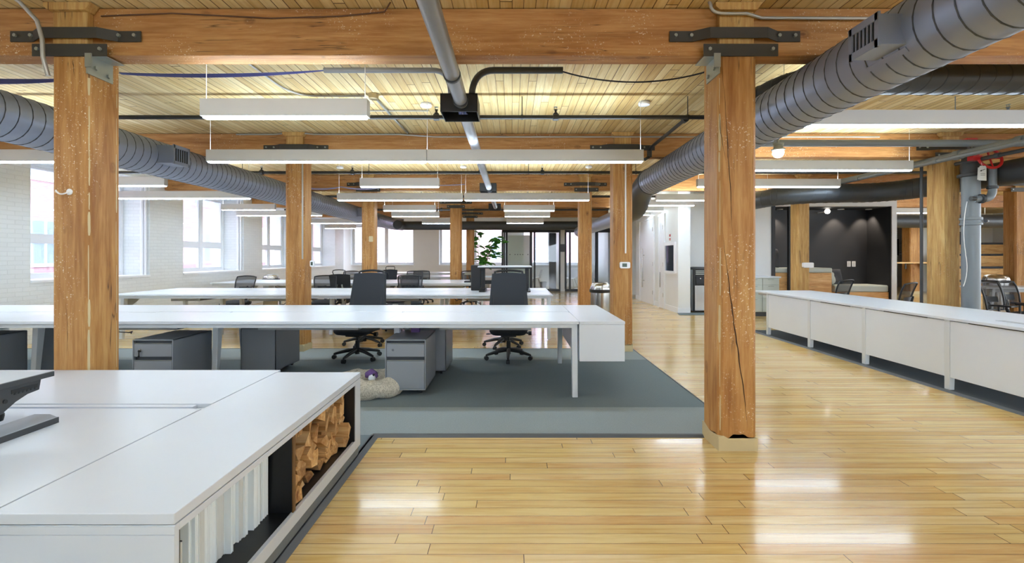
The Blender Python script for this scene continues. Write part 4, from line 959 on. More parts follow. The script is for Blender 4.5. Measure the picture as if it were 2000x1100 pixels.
# sit-stand riser
rx = -2.17
rz = thing('desk_riser', 'dark grey sit-stand desk riser at the left edge with bracket and foot', 'desk riser', (-2.3, 1.9, T))
part('top_plate', MB().box(-3.1,-2.215,1.15,2.195,.778,.800), M['grey_frame'], rz, bevel=.004)
part('plate_edge', MB().box(-2.216,-2.206,1.15,2.195,.776,.800), M['dark_duct'], rz, bevel=.002)
def arm(x):
    m = MB(); poly = [(2.15,.777),(2.141,.726),(2.09,.720),(2.04,.700),(1.99,.668),(1.84,.600),(1.70,.60),(1.74,.68),(1.82,.777)]
    m.prism(poly, x-.012, x+.012, 'x'); return m
part('side_bracket', arm(-2.235), M['dark_duct'], rz, bevel=.002)
m = MB().box(-2.224,-2.2215,2.02,2.132,.740,.758)
for k in range(6): m.prism([(2.03+.017*k,.734),(2.040+.017*k,.734),(2.035+.017*k,.746)], -2.2245, -2.221, 'x')
m.cyl((-2.225,1.995,.715),(-2.219,1.995,.715),.009,12).prism([(1.90,.655),(1.965,.735),(1.955,.675)], -2.224, -2.220, 'x')
part('slot', m, M['black'], rz, smooth=False)
part('foot_bar', MB().prism([(-2.15,T+.001),(-2.15,T+.028),(-2.185,T+.042),(-2.26,T+.042),(-2.28,T+.001)], 1.30, 2.155, 'y'), M['ped'], rz, bevel=.004)
part('foot_side', MB().box(-2.152,-2.146,1.30,2.156,T+.001,T+.027), M['dark_duct'], rz, smooth=False)
part('knob', MB().lathe((-2.34,2.06,T+.06), [(.01,-.058),(.01,-.02),(.026,-.02),(.03,-.0),(.03,.012),(.024,.018)], 16), M['black'], rz)
part('lift_arm', MB().beam((-2.33,1.58,.61),(-2.33,1.9,.75),.03,.03).beam((-2.33,1.50,T+.03),(-2.33,1.66,.63),.04,.05), M['dark_duct'], rz, bevel=.003)

# ------------------------------------------------------------------ bench desks
H = .74
def a_leg(m, x, yb, yt, dirn, z1):
    # tapered splayed leg from (x, yt, z1) to floor at yb
    m.beam((x, yb, .013), (x, yt, z1), .052, .045, .058, .085, up=(0,1,0))
def bench(lab, x0, x1, y0, y1, legs, seams, endcab=None, z_leg=True, extras=True):
    yc = (y0+y1)/2; t = thing('bench_desk', lab, 'desk', ((x0+x1)/2, yc, 0))
    xs = [x0]+sorted(seams)+[x1]; legs = sorted(legs)
    for a, b in zip(xs[:-1], xs[1:]):
        part('worktop', MB().box(a+.0015,b-.0015,y0,yc-.035,H-.026,H), M['desk_white'], t, bevel=.0015)
        part('worktop', MB().box(a+.0015,b-.0015,yc+.035,y1,H-.026,H), M['desk_white'], t, bevel=.0015)
        part('cable_cover', MB().box(a+.01,b-.01,yc-.033,yc+.033,H-.022,H-.003), M['desk_white'], t, smooth=False)
    fr = MB()
    for yy in (y0+.05, y1-.05): fr.box(x0+.03,x1-.03,yy-.02,yy+.02,H-.066,H-.027)
    for yy in (yc-.15, yc+.15): fr.box(x0+.03,x1-.03,yy-.012,yy+.012,H-.075,H-.027)
    part('under_frame', fr, M['desk_metal'], t, smooth=False)
    for lx in legs:
        ins = .0 if lx in (legs[0], legs[-1]) else .42
        m = MB(); a_leg(m, lx, y0+.045+ins, y0+.10+ins, 1, H-.027); part('leg', m, M['desk_metal'], t, bevel=.004)
        m = MB(); a_leg(m, lx, y1-.045-ins, y1-.10-ins, -1, H-.027); part('leg', m, M['desk_metal'], t, bevel=.004)
        if not ins:
         m = MB(); m.prism([(y0+.07,H-.028),(y0+.13,H-.24),(y0+.16,H-.24),(y0+.46,H-.07),(y1-.46,H-.07),(y1-.16,H-.24),(y1-.13,H-.24),(y1-.07,H-.028)], lx-.008, lx+.008, 'x')
         part('gusset', m, M['grey_frame'], t, smooth=False)
    if extras:
        for a, b in zip(legs[:-1], legs[1:]):
            if b-a < 1.2: continue
            tr = MB().box(a+.45,b-.40,yc-.27,yc-.262,H-.155,H-.07).box(a+.45,b-.40,yc+.25,yc+.258,H-.15,H-.07).box(a+.45,b-.40,yc-.262,yc+.25,H-.155,H-.147)
            part('cable_tray', tr, M['grey_frame'], t, smooth=False)
        pb = MB()
        for a, b in zip(legs[:-1], legs[1:]):
            pb.box((a+b)/2-.15,(a+b)/2+.15,yc-.045,yc+.045,H-.004,H+.001)
        part('power_flap', pb, M['desk_metal'], t, smooth=False)
    if endcab:
        a, b = endcab
        part('end_cabinet', MB().box(a,b,y0,y1,.362,H-.030), M['desk_white'], t, bevel=.002, label='white cabinet hung at the end of the bench')
        part('end_cabinet_top', MB().box(a-.0,b+.002,y0-.004,y1,H-.027,H+.0), M['desk_white'], t, bevel=.0015)
    return t
bench('long white bench desk nearest the camera with a hanging end cabinet', -6.5, .635, 4.30, 5.77, [.60,-1.21,-3.11,-5.0,-6.35], [-1.21,-3.11,-5.0], (.638,1.066))
bench('second long white bench desk, behind the two black chairs', -6.55, .66, 7.36, 8.93, [.60,-1.21,-3.11,-5.0,-6.35], [-1.21,-3.11,-5.0])
bench('third long white bench desk with black computer gear on it', -7.1, -.72, 10.7, 12.25, [-.8,-2.6,-4.4,-6.2], [-1.6,-3.4,-5.2])
bench('fourth white bench desk in front of the double row of far posts', -5.2, -1.85, 14.0, 15.5, [-1.95,-3.5,-5.0], [-3.5])
bench('farthest white bench desk beneath the end windows', -6.2, -1.7, 17.3, 18.7, [-1.8,-4,-6], [-4.0], extras=False)
# right bench with modesty panels
t = thing('bench_desk', 'long pale bench desk on the right with tall white end panels facing the walkway', 'desk', (4.9, 5.0, 0))
RL = [7.84,6.74,5.69,4.60,3.5,2.4,1.3]
for a, b in ((7.86,5.68),(5.68,3.49),(3.49,1.28)):
    part('worktop', MB().box(4.385,5.44,b+.0015,a-.0015,H-.026,H), M['desk_white'], t, bevel=.0015)
part('worktop', MB().box(4.385,5.44,7.861,8.30,H-.026,H), M['desk_white'], t, bevel=.0015)
for a, b in zip(RL[:-1], RL[1:]):
    part('modesty_panel', MB().box(4.40,4.418,b+.03,a-.03,.140,H-.036), M['desk_white'], t, bevel=.0015)
for i, y in enumerate(RL):
    m = MB().prism([(4.395,.013),(4.445,.013),(4.47,H-.027),(4.395,H-.027)], y-.028, y+.028, 'y')
    part('leg', m, M['desk_metal'], t, bevel=.003)
    m = MB().prism([(5.38,.013),(5.43,.013),(5.43,H-.027),(5.35,H-.027)], y-.028, y+.028, 'y')
    part('leg', m, M['desk_metal'], t, bevel=.003)
part('under_frame', MB().box(4.44,4.47,1.35,8.2,H-.07,H-.027).box(5.35,5.38,1.35,8.2,H-.07,H-.027), M['grey_frame'], t, smooth=False)
m = MB()
for y in (6.2,5.1,4.1,3.0): m.box(4.392,4.400,y-.28,y+.28,H-.036,H-.028)
part('panel_slot', m, M['black'], t, smooth=False)
part('power_flap', MB().box(4.62,4.70,3.7,4.35,H-.001,H+.003), M['grey_frame'], t, smooth=False)

# ------------------------------------------------------------------ mobile pedestals
def pedestal(lab, x, y, rot=0, mat='ped'):
    t = thing('pedestal_cabinet', lab, 'drawer cabinet', (0,0,0))
    w, d, h0, h1 = .39, .57, .055, .542
    m = MB().box(-w/2,w/2,-d/2+.004,d/2,h0,h0+.012).box(-w/2,-w/2+.010,-d/2,d/2,h0,h1).box(w/2-.010,w/2,-d/2,d/2,h0,h1).box(-w/2,w/2,-d/2,d/2,h1-.010,h1).box(-w/2,w/2,d/2-.01,d/2,h0,h1).box(-w/2,w/2,-d/2,-d/2+.01,h0,h0+.01)
    part('cabinet_body', m, M[mat], t, local=True, bevel=.002)
    part('inner_recess', MB().box(-w/2+.012,w/2-.012,-d/2+.025,-d/2+.03,h0+.012,h1-.012), M['ped_dark'], t, local=True, smooth=False)
    for (a, b, nm) in ((h1-.165, h1-.042, 'upper'), (h0+.014, h1-.205, 'lower')):
        dr_ = part('drawer', MB().box(-w/2+.014,w/2-.014,-d/2+.002,-d/2+.024,a,b), M[mat], t, local=True, bevel=.002)
        part('pull_edge', MB().box(-w/2+.014,w/2-.014,-d/2+.001,-d/2+.012,b+.004,b+.008), M['galv'], dr_, local=True, smooth=False)
    part('lock', MB().cyl((-w/2+.075,-d/2+.004,h1-.10),(-w/2+.075,-d/2-.006,h1-.10),.010,12), M['chrome'], t, local=True)
    for sx in (-1,1):
        for sy in (-1,1): part('caster', MB().cyl((sx*(w/2-.06)-.01,sy*(d/2-.07),.0275),(sx*(w/2-.06)+.014,sy*(d/2-.07),.0275),.0150,14).box(sx*(w/2-.06)-.014,sx*(w/2-.06)+.018,sy*(d/2-.07)-.016,sy*(d/2-.07)+.016,.036,.055), M['black'], t, local=True)
    t.location = (x, y, .012); t.rotation_euler = (0,0,rot); return t
p0 = pedestal('grey drawer pedestal right of the dog bed, drawers facing the camera', -1.025, 4.66)
def cpy(o, x, y, rot, lab): return copy_tree(o, (x,y,o.location.z), rot, lab)
cpy(p0, -.935, 5.38, pi, 'grey pedestal seen from behind, right behind the one by the dog bed')
cpy(p0, -2.83, 5.36, pi, 'dark grey pedestal seen from behind under the bench, left of the tilted black chair')
cpy(p0, -3.455, 4.66, 0, 'grey drawer pedestal with a small key, right of the left foreground post')
cpy(p0, -5.46, 4.66, 0, 'grey pedestal at the left edge of the picture')
cpy(p0, -5.12, 5.40, pi, 'bluish grey pedestal just left of the left foreground post')
cpy(p0, -2.1, 8.3, pi, 'pedestal under the second bench behind the tilted chair')
k = solo('pedestal_key', 'small key hanging in the pedestal lock beside the left foreground post', 'key', MB().cyl((-3.575,4.372,.445),(-3.575,4.36,.445),.012,10).box(-3.582,-3.572,4.360,4.364,.395,.437).cyl((-3.578,4.364,.395),(-3.578,4.360,.395),.010,10), M['black'])

# ------------------------------------------------------------------ dog bed
bx_, by_ = -1.42, 4.50
db = thing('dog_bed', 'cream fleece ring dog bed between credenza and grey pedestal', 'dog bed', (bx_, by_, .012))
random.seed(3)
def fuzz(u, v, R, r, zc, zs=1.0):
    a, b = 2*pi*u, 2*pi*v
    d = .010*sin(5*a+2*b)+.005*sin(11*a-3*b)+.0025*sin(23*a+7*b)
    rr = r+d
    return (bx_+(R+rr*cos(b))*cos(a), by_+(R*.80+rr*cos(b))*sin(a), zc+rr*sin(b)*zs)
part('bolster_ring', MB().grid(lambda u,v: fuzz(u,v,.28,.092,.095), 90, 30), M['fleece'], db, ang=180)
part('cushion', MB().grid(lambda u,v: (bx_+.25*v*cos(2*pi*u), by_+.20*v*sin(2*pi*u), .09+.02*(1-v*v)+.004*sin(20*u)*v), 40, 8), M['fleece'], db, ang=180)
ty = thing('plush_toy', 'purple and white plush dog toy lying in the dog bed', 'toy', (-1.37, 4.50, .14))
part('body', MB().tube([(-1.45,4.53,.155),(-1.43,4.52,.18),(-1.39,4.50,.20),(-1.35,4.485,.185),(-1.33,4.48,.165)], [.014,.036,.045,.036,.014], 14), M['purple'], ty)
part('head', MB().lathe((-1.37,4.45,.165), [(.008,-.033),(.029,-.022),(.036,0),(.029,.022),(.008,.033)], 14), M['book'], ty)
part('ear', MB().lathe((-1.35,4.44,.20), [(.006,-.012),(.012,0),(.006,.012)], 10), M['black'], ty)

# ------------------------------------------------------------------ chairs (front towards +y locally)
def star_base(t, z=.085, chrome=False):
    for k in range(5):
        a = 2*pi*k/5+.3; dx, dy = cos(a), sin(a)
        b = part('base_leg', MB().tube([(dx*.03,dy*.03,z+.035),(dx*.14,dy*.14,z+.022),(dx*.27,dy*.27,z-.010),(dx*.30,dy*.30,z-.018)], [.027,.024,.018,.014], 8), M['black'], t, local=True)
        w = MB(); px, py = -dy, dx
        for s in (-1, 1):
            c = Vector((dx*.30+px*s*.012, dy*.30+py*s*.012, .029)); d = Vector((px,py,0))*.008
            w.cyl(c-d, c+d, .028, 16)
        w.cyl((dx*.30,dy*.30,.04),(dx*.30,dy*.30,.075),.010,8)
        part('caster', w, M['black'], b, local=True)
    part('gas_column', MB().cyl((0,0,z-.02),(0,0,.24),.028,16).cyl((0,0,.24),(0,0,.38),.016,14), M['black'], t, local=True)
def seat(t, w=.48, d=.46, z=.43):
    def fn(u, v):
        a = 2*pi*u
        c, s = cos(a), sin(a); e = .42
        x = abs(c)**e*(1 if c > 0 else -1); y = abs(s)**e*(1 if s > 0 else -1)
        if v < .5: q = v/.5; r = .90+.10*sin(q*pi/2); zz = -.055+.045*q
        else: q = (v-.5)/.5; r = cos(q*pi/2)**.45 if q < .999 else .0; zz = -.010+.045*sin(q*pi/2)
        wf = max(0, y)*.03
        return (x*w/2*r, y*d/2*r, z+zz-wf*r)
    part('seat', MB().grid(fn, 40, 16).box(-w*.42,w*.42,-d*.42,d*.42,z-.06,z-.045), M['black_fabric'], t, local=True, ang=60)
    part('mechanism', MB().box(-.10,.10,-.14,.12,z-.115,z-.062).cyl((.10,.02,z-.09),(.26,.05,z-.085),.006,8).box(.24,.29,.03,.07,z-.09,z-.08), M['black'], t, local=True, bevel=.004)
def arms(t, z=.43, w=.29):
    for s in (-1, 1):
        part('armrest', MB().tube([(s*.16,-.02,z-.07),(s*(w-.02),-.03,z-.06),(s*w,-.03,z+.0),(s*w,-.03,z+.17)], .016, 8).box(s*w-.035,s*w+.035,-.13,.13,z+.17,z+.195), M['black'], t, local=True, bevel=.004)
def back_pt(u, v, wt, wb, z0, z1, bow=.05, lean=.10, y0=-.22):
    w = wb+(wt-wb)*v; x = (u-.5)*w
    return (x, y0-lean*v-bow*(1-(2*u-1)**2)+.02*sin(pi*v), z0+(z1-z0)*v-.02*(2*u-1)**2*v)
def frame_back(t, wt, wb, z0, z1, r=.013, mesh=True, bow=.045, lean=.09, lumbar=True):
    P = []
    for i in range(13): P.append(back_pt(.03+.94*i/12, 0, wt, wb, z0, z1, bow, lean))
    for i in range(1, 8): P.append(back_pt(1, .06+.86*i/8, wt, wb, z0, z1, bow, lean))
    for i in range(13): P.append(back_pt(.97-.94*i/12, 1, wt, wb, z0, z1, bow, lean))
    for i in range(1, 8): P.append(back_pt(0, .94-.86*i/8, wt, wb, z0, z1, bow, lean))
    f = part('back_frame', MB().tube(P, r, 8, closed=True), M['black'], t, local=True)
    if mesh: part('back_mesh', MB().grid(lambda u,v: back_pt(u,v,wt*.98,wb*.98,z0,z1,bow,lean), 14, 12), M['chair_mesh'], t, local=True, ang=180)
    if lumbar: part('back_support', MB().tube([(0,-.10,.36),(0,-.26,.38),(0,-.31,.50),(0,-.30,z0+.05),(0,-.285-lean*.6,z0+.22)], [.03,.03,.026,.024,.014], 8).grid(lambda u,v: tuple(Vector(back_pt(.15+.7*u,.28+.2*v,wt,wb,z0,z1,bow,lean))-Vector((0,.012,0))), 8, 3), M['black'], t, local=True, ang=180)
def chair_mesh_back(lab):
    t = thing('mesh_chair', lab, 'office chair', (0,0,0)); star_base(t); seat(t); arms(t); frame_back(t, .46, .40, .52, .95); return t
def chair_headrest(lab):
    t = thing('headrest_chair', lab, 'office chair', (0,0,0)); star_base(t); seat(t); arms(t)
    part('back_panel', MB().grid(lambda u,v: back_pt(u,v,.44,.42,.62,.98,.04,.08), 12, 10).grid(lambda u,v: tuple(Vector(back_pt(u,v,.44,.42,.62,.98,.04,.08))-Vector((0,.03,0))), 12, 10), M['black_fabric'], t, local=True, ang=180)
    part('headrest_loop', MB().tube([back_pt(.22,.98,.44,.42,.62,.98,.04,.08)]+[(x,-.345,z) for x,z in ((-.135,1.02),(-.125,1.055),(-.08,1.068),(0,1.072),(.08,1.068),(.125,1.055),(.135,1.02))]+[back_pt(.78,.98,.44,.42,.62,.98,.04,.08)], .010, 8), M['black'], t, local=True)
    part('back_spine', MB().tube([(0,-.10,.36),(-.08,-.28,.38),(-.09,-.32,.55),(-.05,-.33,.75)], .018, 8).tube([(0,-.10,.36),(.08,-.28,.38),(.09,-.32,.55),(.05,-.33,.75)], .018, 8), M['galv'], t, local=True, label='grey metal spine bars')
    return t
def chair_panel(lab):
    t = thing('panel_back_chair', lab, 'office chair', (0,0,0)); star_base(t); seat(t, .50, .48, .42)
    def fb(off):
        return lambda u, v: (((u-.5)*(.56-.10*v)), -.20-.10*v+.020*(2*u-1)**2+off, .50+.62*v-.015*(2*u-1)**2)
    m = MB().grid(fb(0), 14, 12).grid(lambda u,v: fb(-.055)(1-u, v), 14, 12)
    e = []
    for (u0,v0,u1,v1) in ((0,0,1,0),(1,0,1,1),(1,1,0,1),(0,1,0,0)):
        n = 14; vs = []; 
        for i in range(n):
            u, v = u0+(u1-u0)*i/(n-1), v0+(v1-v0)*i/(n-1); vs += [fb(0)(u,v), fb(-.055)(u,v)]
        m.add(vs, [(2*i,2*i+2,2*i+3,2*i+1) for i in range(n-1)])
    part('back_panel', m, M['black_fabric'], t, local=True, ang=45)
    frame_back(t, .40, .44, .60, 1.15, r=.016, mesh=False, bow=.02, lean=.13, lumbar=False)
    part('back_support', MB().beam((0,-.1,.36),(0,-.27,.37),.09,.03).beam((0,-.27,.36),(0,-.32,.85),.09,.02), M['black'], t, local=True, bevel=.004)
    part('tension_knob', MB().cyl((-.30,.02,.34),(-.26,.02,.34),.028,14).beam((-.26,.02,.34),(-.1,.0,.36),.02,.02), M['black'], t, local=True)
    return t
C = chair_panel('black task chair with plain panel back facing the nearest bench at centre right')
C.location = (-.045, 5.98, .012); C.rotation_euler = (0,0,pi)
o = copy_tree(C, (-2.03, 5.98, .012), pi-radians(14), 'black task chair with broad back, slightly turned, behind the nearest bench, left one')
mc = chair_mesh_back('black mesh chair alone at the left end of the second bench'); mc.location = (-5.62, 9.25, 0); mc.rotation_euler = (0,0,pi-.15)
def cm(src, x, y, rot, lab): return copy_tree(src, (x,y,0), rot, lab)
cm(mc, -2.12, 9.45, pi+.1, 'black mesh chair behind the second bench, just right of the left panel-back chair')
cm(mc, -2.36, 10.35, .25, 'wide black mesh chair of the middle group')
cm(mc, -2.75, 12.6, pi, 'dark mesh chair of the middle group, left of the tall round-topped one')
cm(mc, -2.65, 13.5, .1, 'round-topped black mesh chair standing highest in the middle group')
cm(mc, -3.55, 12.55, 0, 'black mesh chair partly hidden by the third row post, right side')
cm(mc, -1.15, 12.7, pi+.2, 'dark brownish mesh chair behind the black computer tower')
cm(mc, -3.9, 9.45, pi+.3, 'black mesh chair just left of the tilted black chair, behind the second bench')
cm(mc, -4.55, 12.6, pi, 'low dark mesh chair right of the post in the benches')
cm(mc, .02, 9.35, pi, 'dark mesh chair behind the sit-stand frame')
hr = chair_headrest('black headrest chair with grey spine bars, left of the tilted black chair'); hr.location = (-3.78, 10.2, 0); hr.rotation_euler = (0,0,.1)
cm(hr, -3.62, 13.2, pi, 'black headrest chair between the grey spine bar chair and the third row post')
cm(mc, 5.72, 8.25, radians(28), 'black mesh chair behind the right bench in front of the cushioned bench, left one')
cm(mc, 6.05, 7.35, radians(30), 'black mesh chair behind the right bench, in line with the alcove frame')
cm(mc, 7.62, 6.9, radians(-165), 'black mesh chair at the small white table by the right edge')
cm(mc, 8.35, 7.3, radians(200), 'second black mesh chair cut by the right edge of the picture')
cm(mc, -2.25, 6.95, .5, 'dark swivel chair under the second bench, its star base showing behind the tilted chair')
cm(mc, -.12, 6.85, .2, 'dark swivel chair tucked to the second bench behind the centre right chair')

# ------------------------------------------------------------------ things on the benches
tw = thing('computer_tower', 'black computer tower standing on the second bench left of the sit-stand frame', 'computer', (-.655, 8.45, H))
x0, z1 = -.70, H+.44
part('case', MB().box(-.745,-.560,8.25,8.70,H+.001,H+.46), M['black'], tw, bevel=.012)
part('front_panel', MB().box(-.735,-.57,8.245,8.25,H+.02,H+.44), M['frame_black'], tw, smooth=False)
ss = thing('sit_stand_frame', 'sit-stand desk frame with thin white top raised above the second bench', 'desk riser', (-.08, 8.2, H))
part('top', MB().box(-.60,.345,7.95,8.55,1.165,1.19), M['desk_white'], ss, bevel=.002)
part('top_edge', MB().box(-.595,.34,7.947,7.953,1.145,1.168), M['frame_black'], ss, smooth=False)
part('keyboard_shelf', MB().box(-.46,.16,7.80,7.98,1.0,1.02), M['grey_frame'], ss, smooth=False)
for s in (-.52, .27):
    part('column', MB().box(s-.035,s+.035,8.2,8.26,H+.02,1.165).box(s-.02,s+.02,8.18,8.2,H+.12,1.1), M['frame_black'], ss, bevel=.003)
    part('foot', MB().prism([(7.85,H+.001),(8.5,H+.001),(8.5,H+.02),(8.3,H+.05),(8.1,H+.05),(7.85,H+.02)], s-.05, s+.05, 'x'), M['frame_black'], ss, smooth=False)
part('crossbar', MB().box(-.52,.27,8.22,8.25,.86,.93), M['black'], ss, smooth=False)
lr = thing('laptop_stand', 'small black laptop stand on the third bench beside the computer tower', 'laptop stand', (-1.0, 10.9, H))
part('base', MB().box(-1.14,-.86,10.85,11.1,H+.001,H+.03), M['black'], lr, smooth=False)
part('arm', MB().beam((-1.0,11.05,H+.03),(-1.05,11.0,H+.2),.03,.02), M['black'], lr)
part('platform', MB().obox((-1.0,10.98,H+.21),(.28,.24,.02),(.15,0,0)), M['galv'], lr)
random.seed(8)
for (xc, yc, lab) in ((-4.62,5.05,'tangle of dark cables under the nearest bench at left'), (-4.0,8.15,'cable tangle under the second bench left of the post'), (-2.75,8.15,'cable tangle under the second bench right of the post'), (-.9,8.15,'cable tangle under the second bench near the tower'), (-1.9,11.5,'cable tangle under the third bench')):
    m = MB()
    for k in range(6):
        p = Vector((xc+random.uniform(-.3,.1), yc+random.uniform(-.1,.1), H-.12)); pts = [p]
        for q in range(7): p = p+Vector((random.uniform(-.02,.12), random.uniform(-.05,.05), random.uniform(-.09,.09))); p.z = min(max(p.z, .50), H-.09); pts.append(p)
        m.tube(pts, .006, 6)
    solo('cable_tangle', lab, 'cables', m, M['black_cable'], kind='stuff')
for (xx, yy, z_, lab, c) in ((-2.05,8.0,.46,'small white carton on the pedestal under the second bench','book'), (-1.02,4.82,.556,'small purple and white box on the grey pedestal by the dog bed','purple')):
    o = solo('carton', lab, 'box', MB().box(xx-.045,xx+.045,yy-.03,yy+.03,z_+.0,z_+.06), M[c], bevel=.002)
# ------------------------------------------------------------------ waste bins
def bin_(lab, x, y, r, h):
    t = thing('waste_bin', lab, 'waste bin', (x, y, 0))
    part('steel_body', MB().lathe((x,y,0), [(r*.96,0),(r,.02),(r,h-.20),(r*.99,h-.17)], 40), M['chrome'], t)
    part('black_rim', MB().lathe((x,y,h-.17), [(r*1.08,0),(r*1.12,.01),(r*1.12,.05),(r*1.02,.055)], 40), M['black'], t)
    m = MB().grid(lambda u,v: (x+r*1.02*(1-v**2.2*.55)*cos(2*pi*u)*(1+.04*cos(16*pi*u)*(1-v)), y+r*1.02*(1-v**2.2*.55)*sin(2*pi*u)*(1+.04*cos(16*pi*u)*(1-v)), h-.115+.115*sin(v*pi/2)), 80, 8)
    m.lathe((x,y,h-.004), [(r*.46,0),(r*.40,-.02),(r*.38,-.10)], 24)
    part('fluted_lid', m, M['chrome'], t, ang=60)
    return t
bin_('round steel waste bin with fluted lid between the two right hand posts', 1.50, 7.72, .165, .92)
bin_('round steel waste bin with fluted lid behind the small white table at right', 10.40, 9.78, .2, .97)
bin_('round steel waste bin with fluted lid by the left windows behind the third bench', -6.75, 12.75, .2, .86)
# ------------------------------------------------------------------ water cooler, grey cabinet
wc = thing('water_cooler', 'steel and black water cooler in the white recess', 'water cooler', (4.55, 11.2, 0))
part('cabinet_body', MB().box(4.38,4.78,11.02,11.40,.02,1.06), M['black'], wc, bevel=.01)
part('steel_front', MB().box(4.42,4.77,11.0,11.02,.05,.66), M['chrome'], wc, bevel=.006)
part('side_panel', MB().box(4.372,4.38,11.04,11.38,.04,1.04), M['grey_frame'], wc, smooth=False)
part('dispenser_niche', MB().box(4.45,4.75,10.995,11.02,.69,.88), M['frame_black'], wc, bevel=.004)
part('top_cap', MB().lathe((4.58,11.21,1.06), [(.21,0),(.2,.03),(.17,.045)], 24), M['dark_duct'], wc)
for k in range(3): part('control_slat', MB().box(4.44,4.76,10.99,11.01,.92+.04*k,.94+.04*k), M['galv'], wc, smooth=False)
for s in (4.54, 4.64): part('tap', MB().cyl((s,10.96,.83),(s,11.0,.83),.014,10), M['chrome'], wc)
pipe('white_cable', 'white power cord looping beside the water cooler', [(4.34,11.1,.05),(4.33,11.08,.2),(4.30,11.08,.32),(4.33,11.1,.42),(4.35,11.3,.45)], .009, 'white_cable', 'cable')
gc = thing('drawer_cabinet', 'pale grey low cabinet with drawers left of the black alcove', 'cabinet', (5.8, 10.55, 0))
part('carcass', MB().box(5.3,6.06,10.32,10.88,.10,.875), M['cab_grey'], gc, bevel=.003)
part('top', MB().box(5.28,6.09,10.29,10.89,.876,.905), M['desk_white'], gc, bevel=.003)
part('plinth', MB().box(5.32,6.04,10.36,10.86,0,.10), M['dark_duct'], gc, smooth=False)
for (a, b) in ((.72,.86),(.42,.71),(.115,.41)):
    for (u, v) in ((5.315,5.66),(5.675,6.045)):
        d_ = part('drawer', MB().box(u,v,10.30,10.32,a,b), M['cab_grey'], gc, bevel=.003)
        part('drawer_pull', MB().box((u+v)/2-.06,(u+v)/2+.06,10.285,10.30,b-.03,b-.018), M['galv'], d_, smooth=False)
# ------------------------------------------------------------------ alcove seating
ub = thing('lounge_bench', 'upper knotty pine bench box with pale cushion in the black alcove', 'bench', (7.0, 11.3, 0))
part('pine_box', MB().box(6.28,7.70,10.96,11.63,.0,.965), M['plank_wood'], ub, bevel=.003)
part('seat_cushion', MB().box(6.28,7.72,10.95,11.63,.967,1.085), M['cab_grey'], ub, bevel=.035, seg=4)
lbn = thing('lounge_bench', 'lower knotty pine bench box with pale cushion in the black alcove', 'bench', (8.4, 11.3, 0))
part('pine_box', MB().box(7.80,9.08,10.97,11.63,0,.50), M['plank_wood'], lbn, bevel=.003)
part('seat_cushion', MB().box(7.80,9.08,10.96,11.63,.502,.665), M['cab_grey'], lbn, bevel=.035, seg=4)
def pillow(lab, c, s, rot, mat):
    m = MB(); w, h, d = s
    def fn(sg): return lambda u, v: ((u-.5)*w*(1-.10*(2*v-1)**2*0-.08*sin(pi*v)*0), sg*d/2*max(0, (1-(2*u-1)**4))**.5*max(0, (1-(2*v-1)**4))**.5*(.75+.25*sin(7*u)*sin(5*v)), (v-.5)*h)
    m.grid(fn(1), 14, 14).grid(fn(-1), 14, 14)
    from mathutils import Euler
    m.xf(Matrix.Translation(c)@Euler(rot).to_matrix().to_4x4())
    return solo('pillow', lab, 'pillow', m, M[mat], ang=180)
pillow('dark grey pillow leaning at the left end of the upper alcove bench', (6.50,11.28,1.33), (.40,.48,.16), (-.15,.10,.6), 'charcoal')
pillow('dark blue grey pillow between the upper and lower alcove benches', (8.05,11.38,.86), (.42,.38,.16), (-.25,0,.1), 'charcoal')
pillow('pale grey bolster pillow at the step of the alcove benches', (7.86,11.2,.83), (.36,.32,.16), (-.1,.1,1.0), 'cab_grey')
sw = thing('wall_outlet', 'left white outlet plate on the black alcove wall', 'outlet', (8.62,11.65,1.14))
part('plate', MB().box(8.575,8.665,11.642,11.65,1.10,1.24), M['white_trim'], sw, bevel=.002)
part('socket', MB().box(8.6,8.64,11.640,11.643,1.12,1.22), M['housing'], sw, smooth=False)
copy_tree(sw, (8.62+.125,11.65,1.14), 0, 'right white outlet plate on the black alcove wall')
x, y, z = at(1616, 413, 11.3)
gl = thing('globe_lamp', 'small glowing globe lamp beside the post in the alcove', 'lamp', (x, y, z))
part('globe', MB().lathe((x,y,z), [(.01,-.06),(.045,-.045),(.062,0),(.045,.045),(.01,.06)], 20), M['bulb'], gl)
part('bracket', MB().cyl((x,y,z),(x,11.65,z),.012,10), M['white_trim'], gl)
# ------------------------------------------------------------------ far right: cushioned steps, ledge, shelves, table
tiers = [(.0,.46,15.8),(.5,.93,16.3),(.97,1.39,16.8),(1.43,1.82,17.3)]
nm_ = ['lowest', 'second', 'third', 'topmost']
for k, (z0, z1, y) in enumerate(tiers):
    xs_ = 15.9 if k < 3 else 16.6
    t = thing('tiered_step', '%s pine step of the cushioned seating stairs at far right' % nm_[k], 'step seat', ((xs_+19.5)/2, y, 0))
    part('pine_riser', MB().box(xs_,19.5,y,y+(.5 if k < 3 else 1.2),0 if k == 0 else z0-.04,z1), M['plank_wood'], t, smooth=False)
    part('seat_cushion', MB().box(xs_,17.6,y-.02,y+.5,z1+.001,z1+.075).box(17.63,19.5,y-.02,y+.5,z1+.001,z1+.075), M['charcoal'], t, bevel=.02)
struct('wall_steps', MB().box(15.6,16.2,17.8,18.0,0,CZ).box(16.2,19.6,18.55,18.7,0,CZ).box(16.2,16.3,17.8,18.6,0,CZ), M['white_wall'], smooth=False)
pillow('dark patterned pillow at the left on the topmost step', (17.15,18.1,2.12), (.62,.5,.16), (-.2,0,0), 'charcoal')
pillow('dark patterned pillow at the right on the topmost step', (17.85,18.05,2.1), (.62,.5,.16), (-.2,.1,0), 'charcoal')
lg = thing('wooden_ledge', 'wooden standing ledge wrapped around the far right post', 'ledge', (14.4,16.3,1.12))
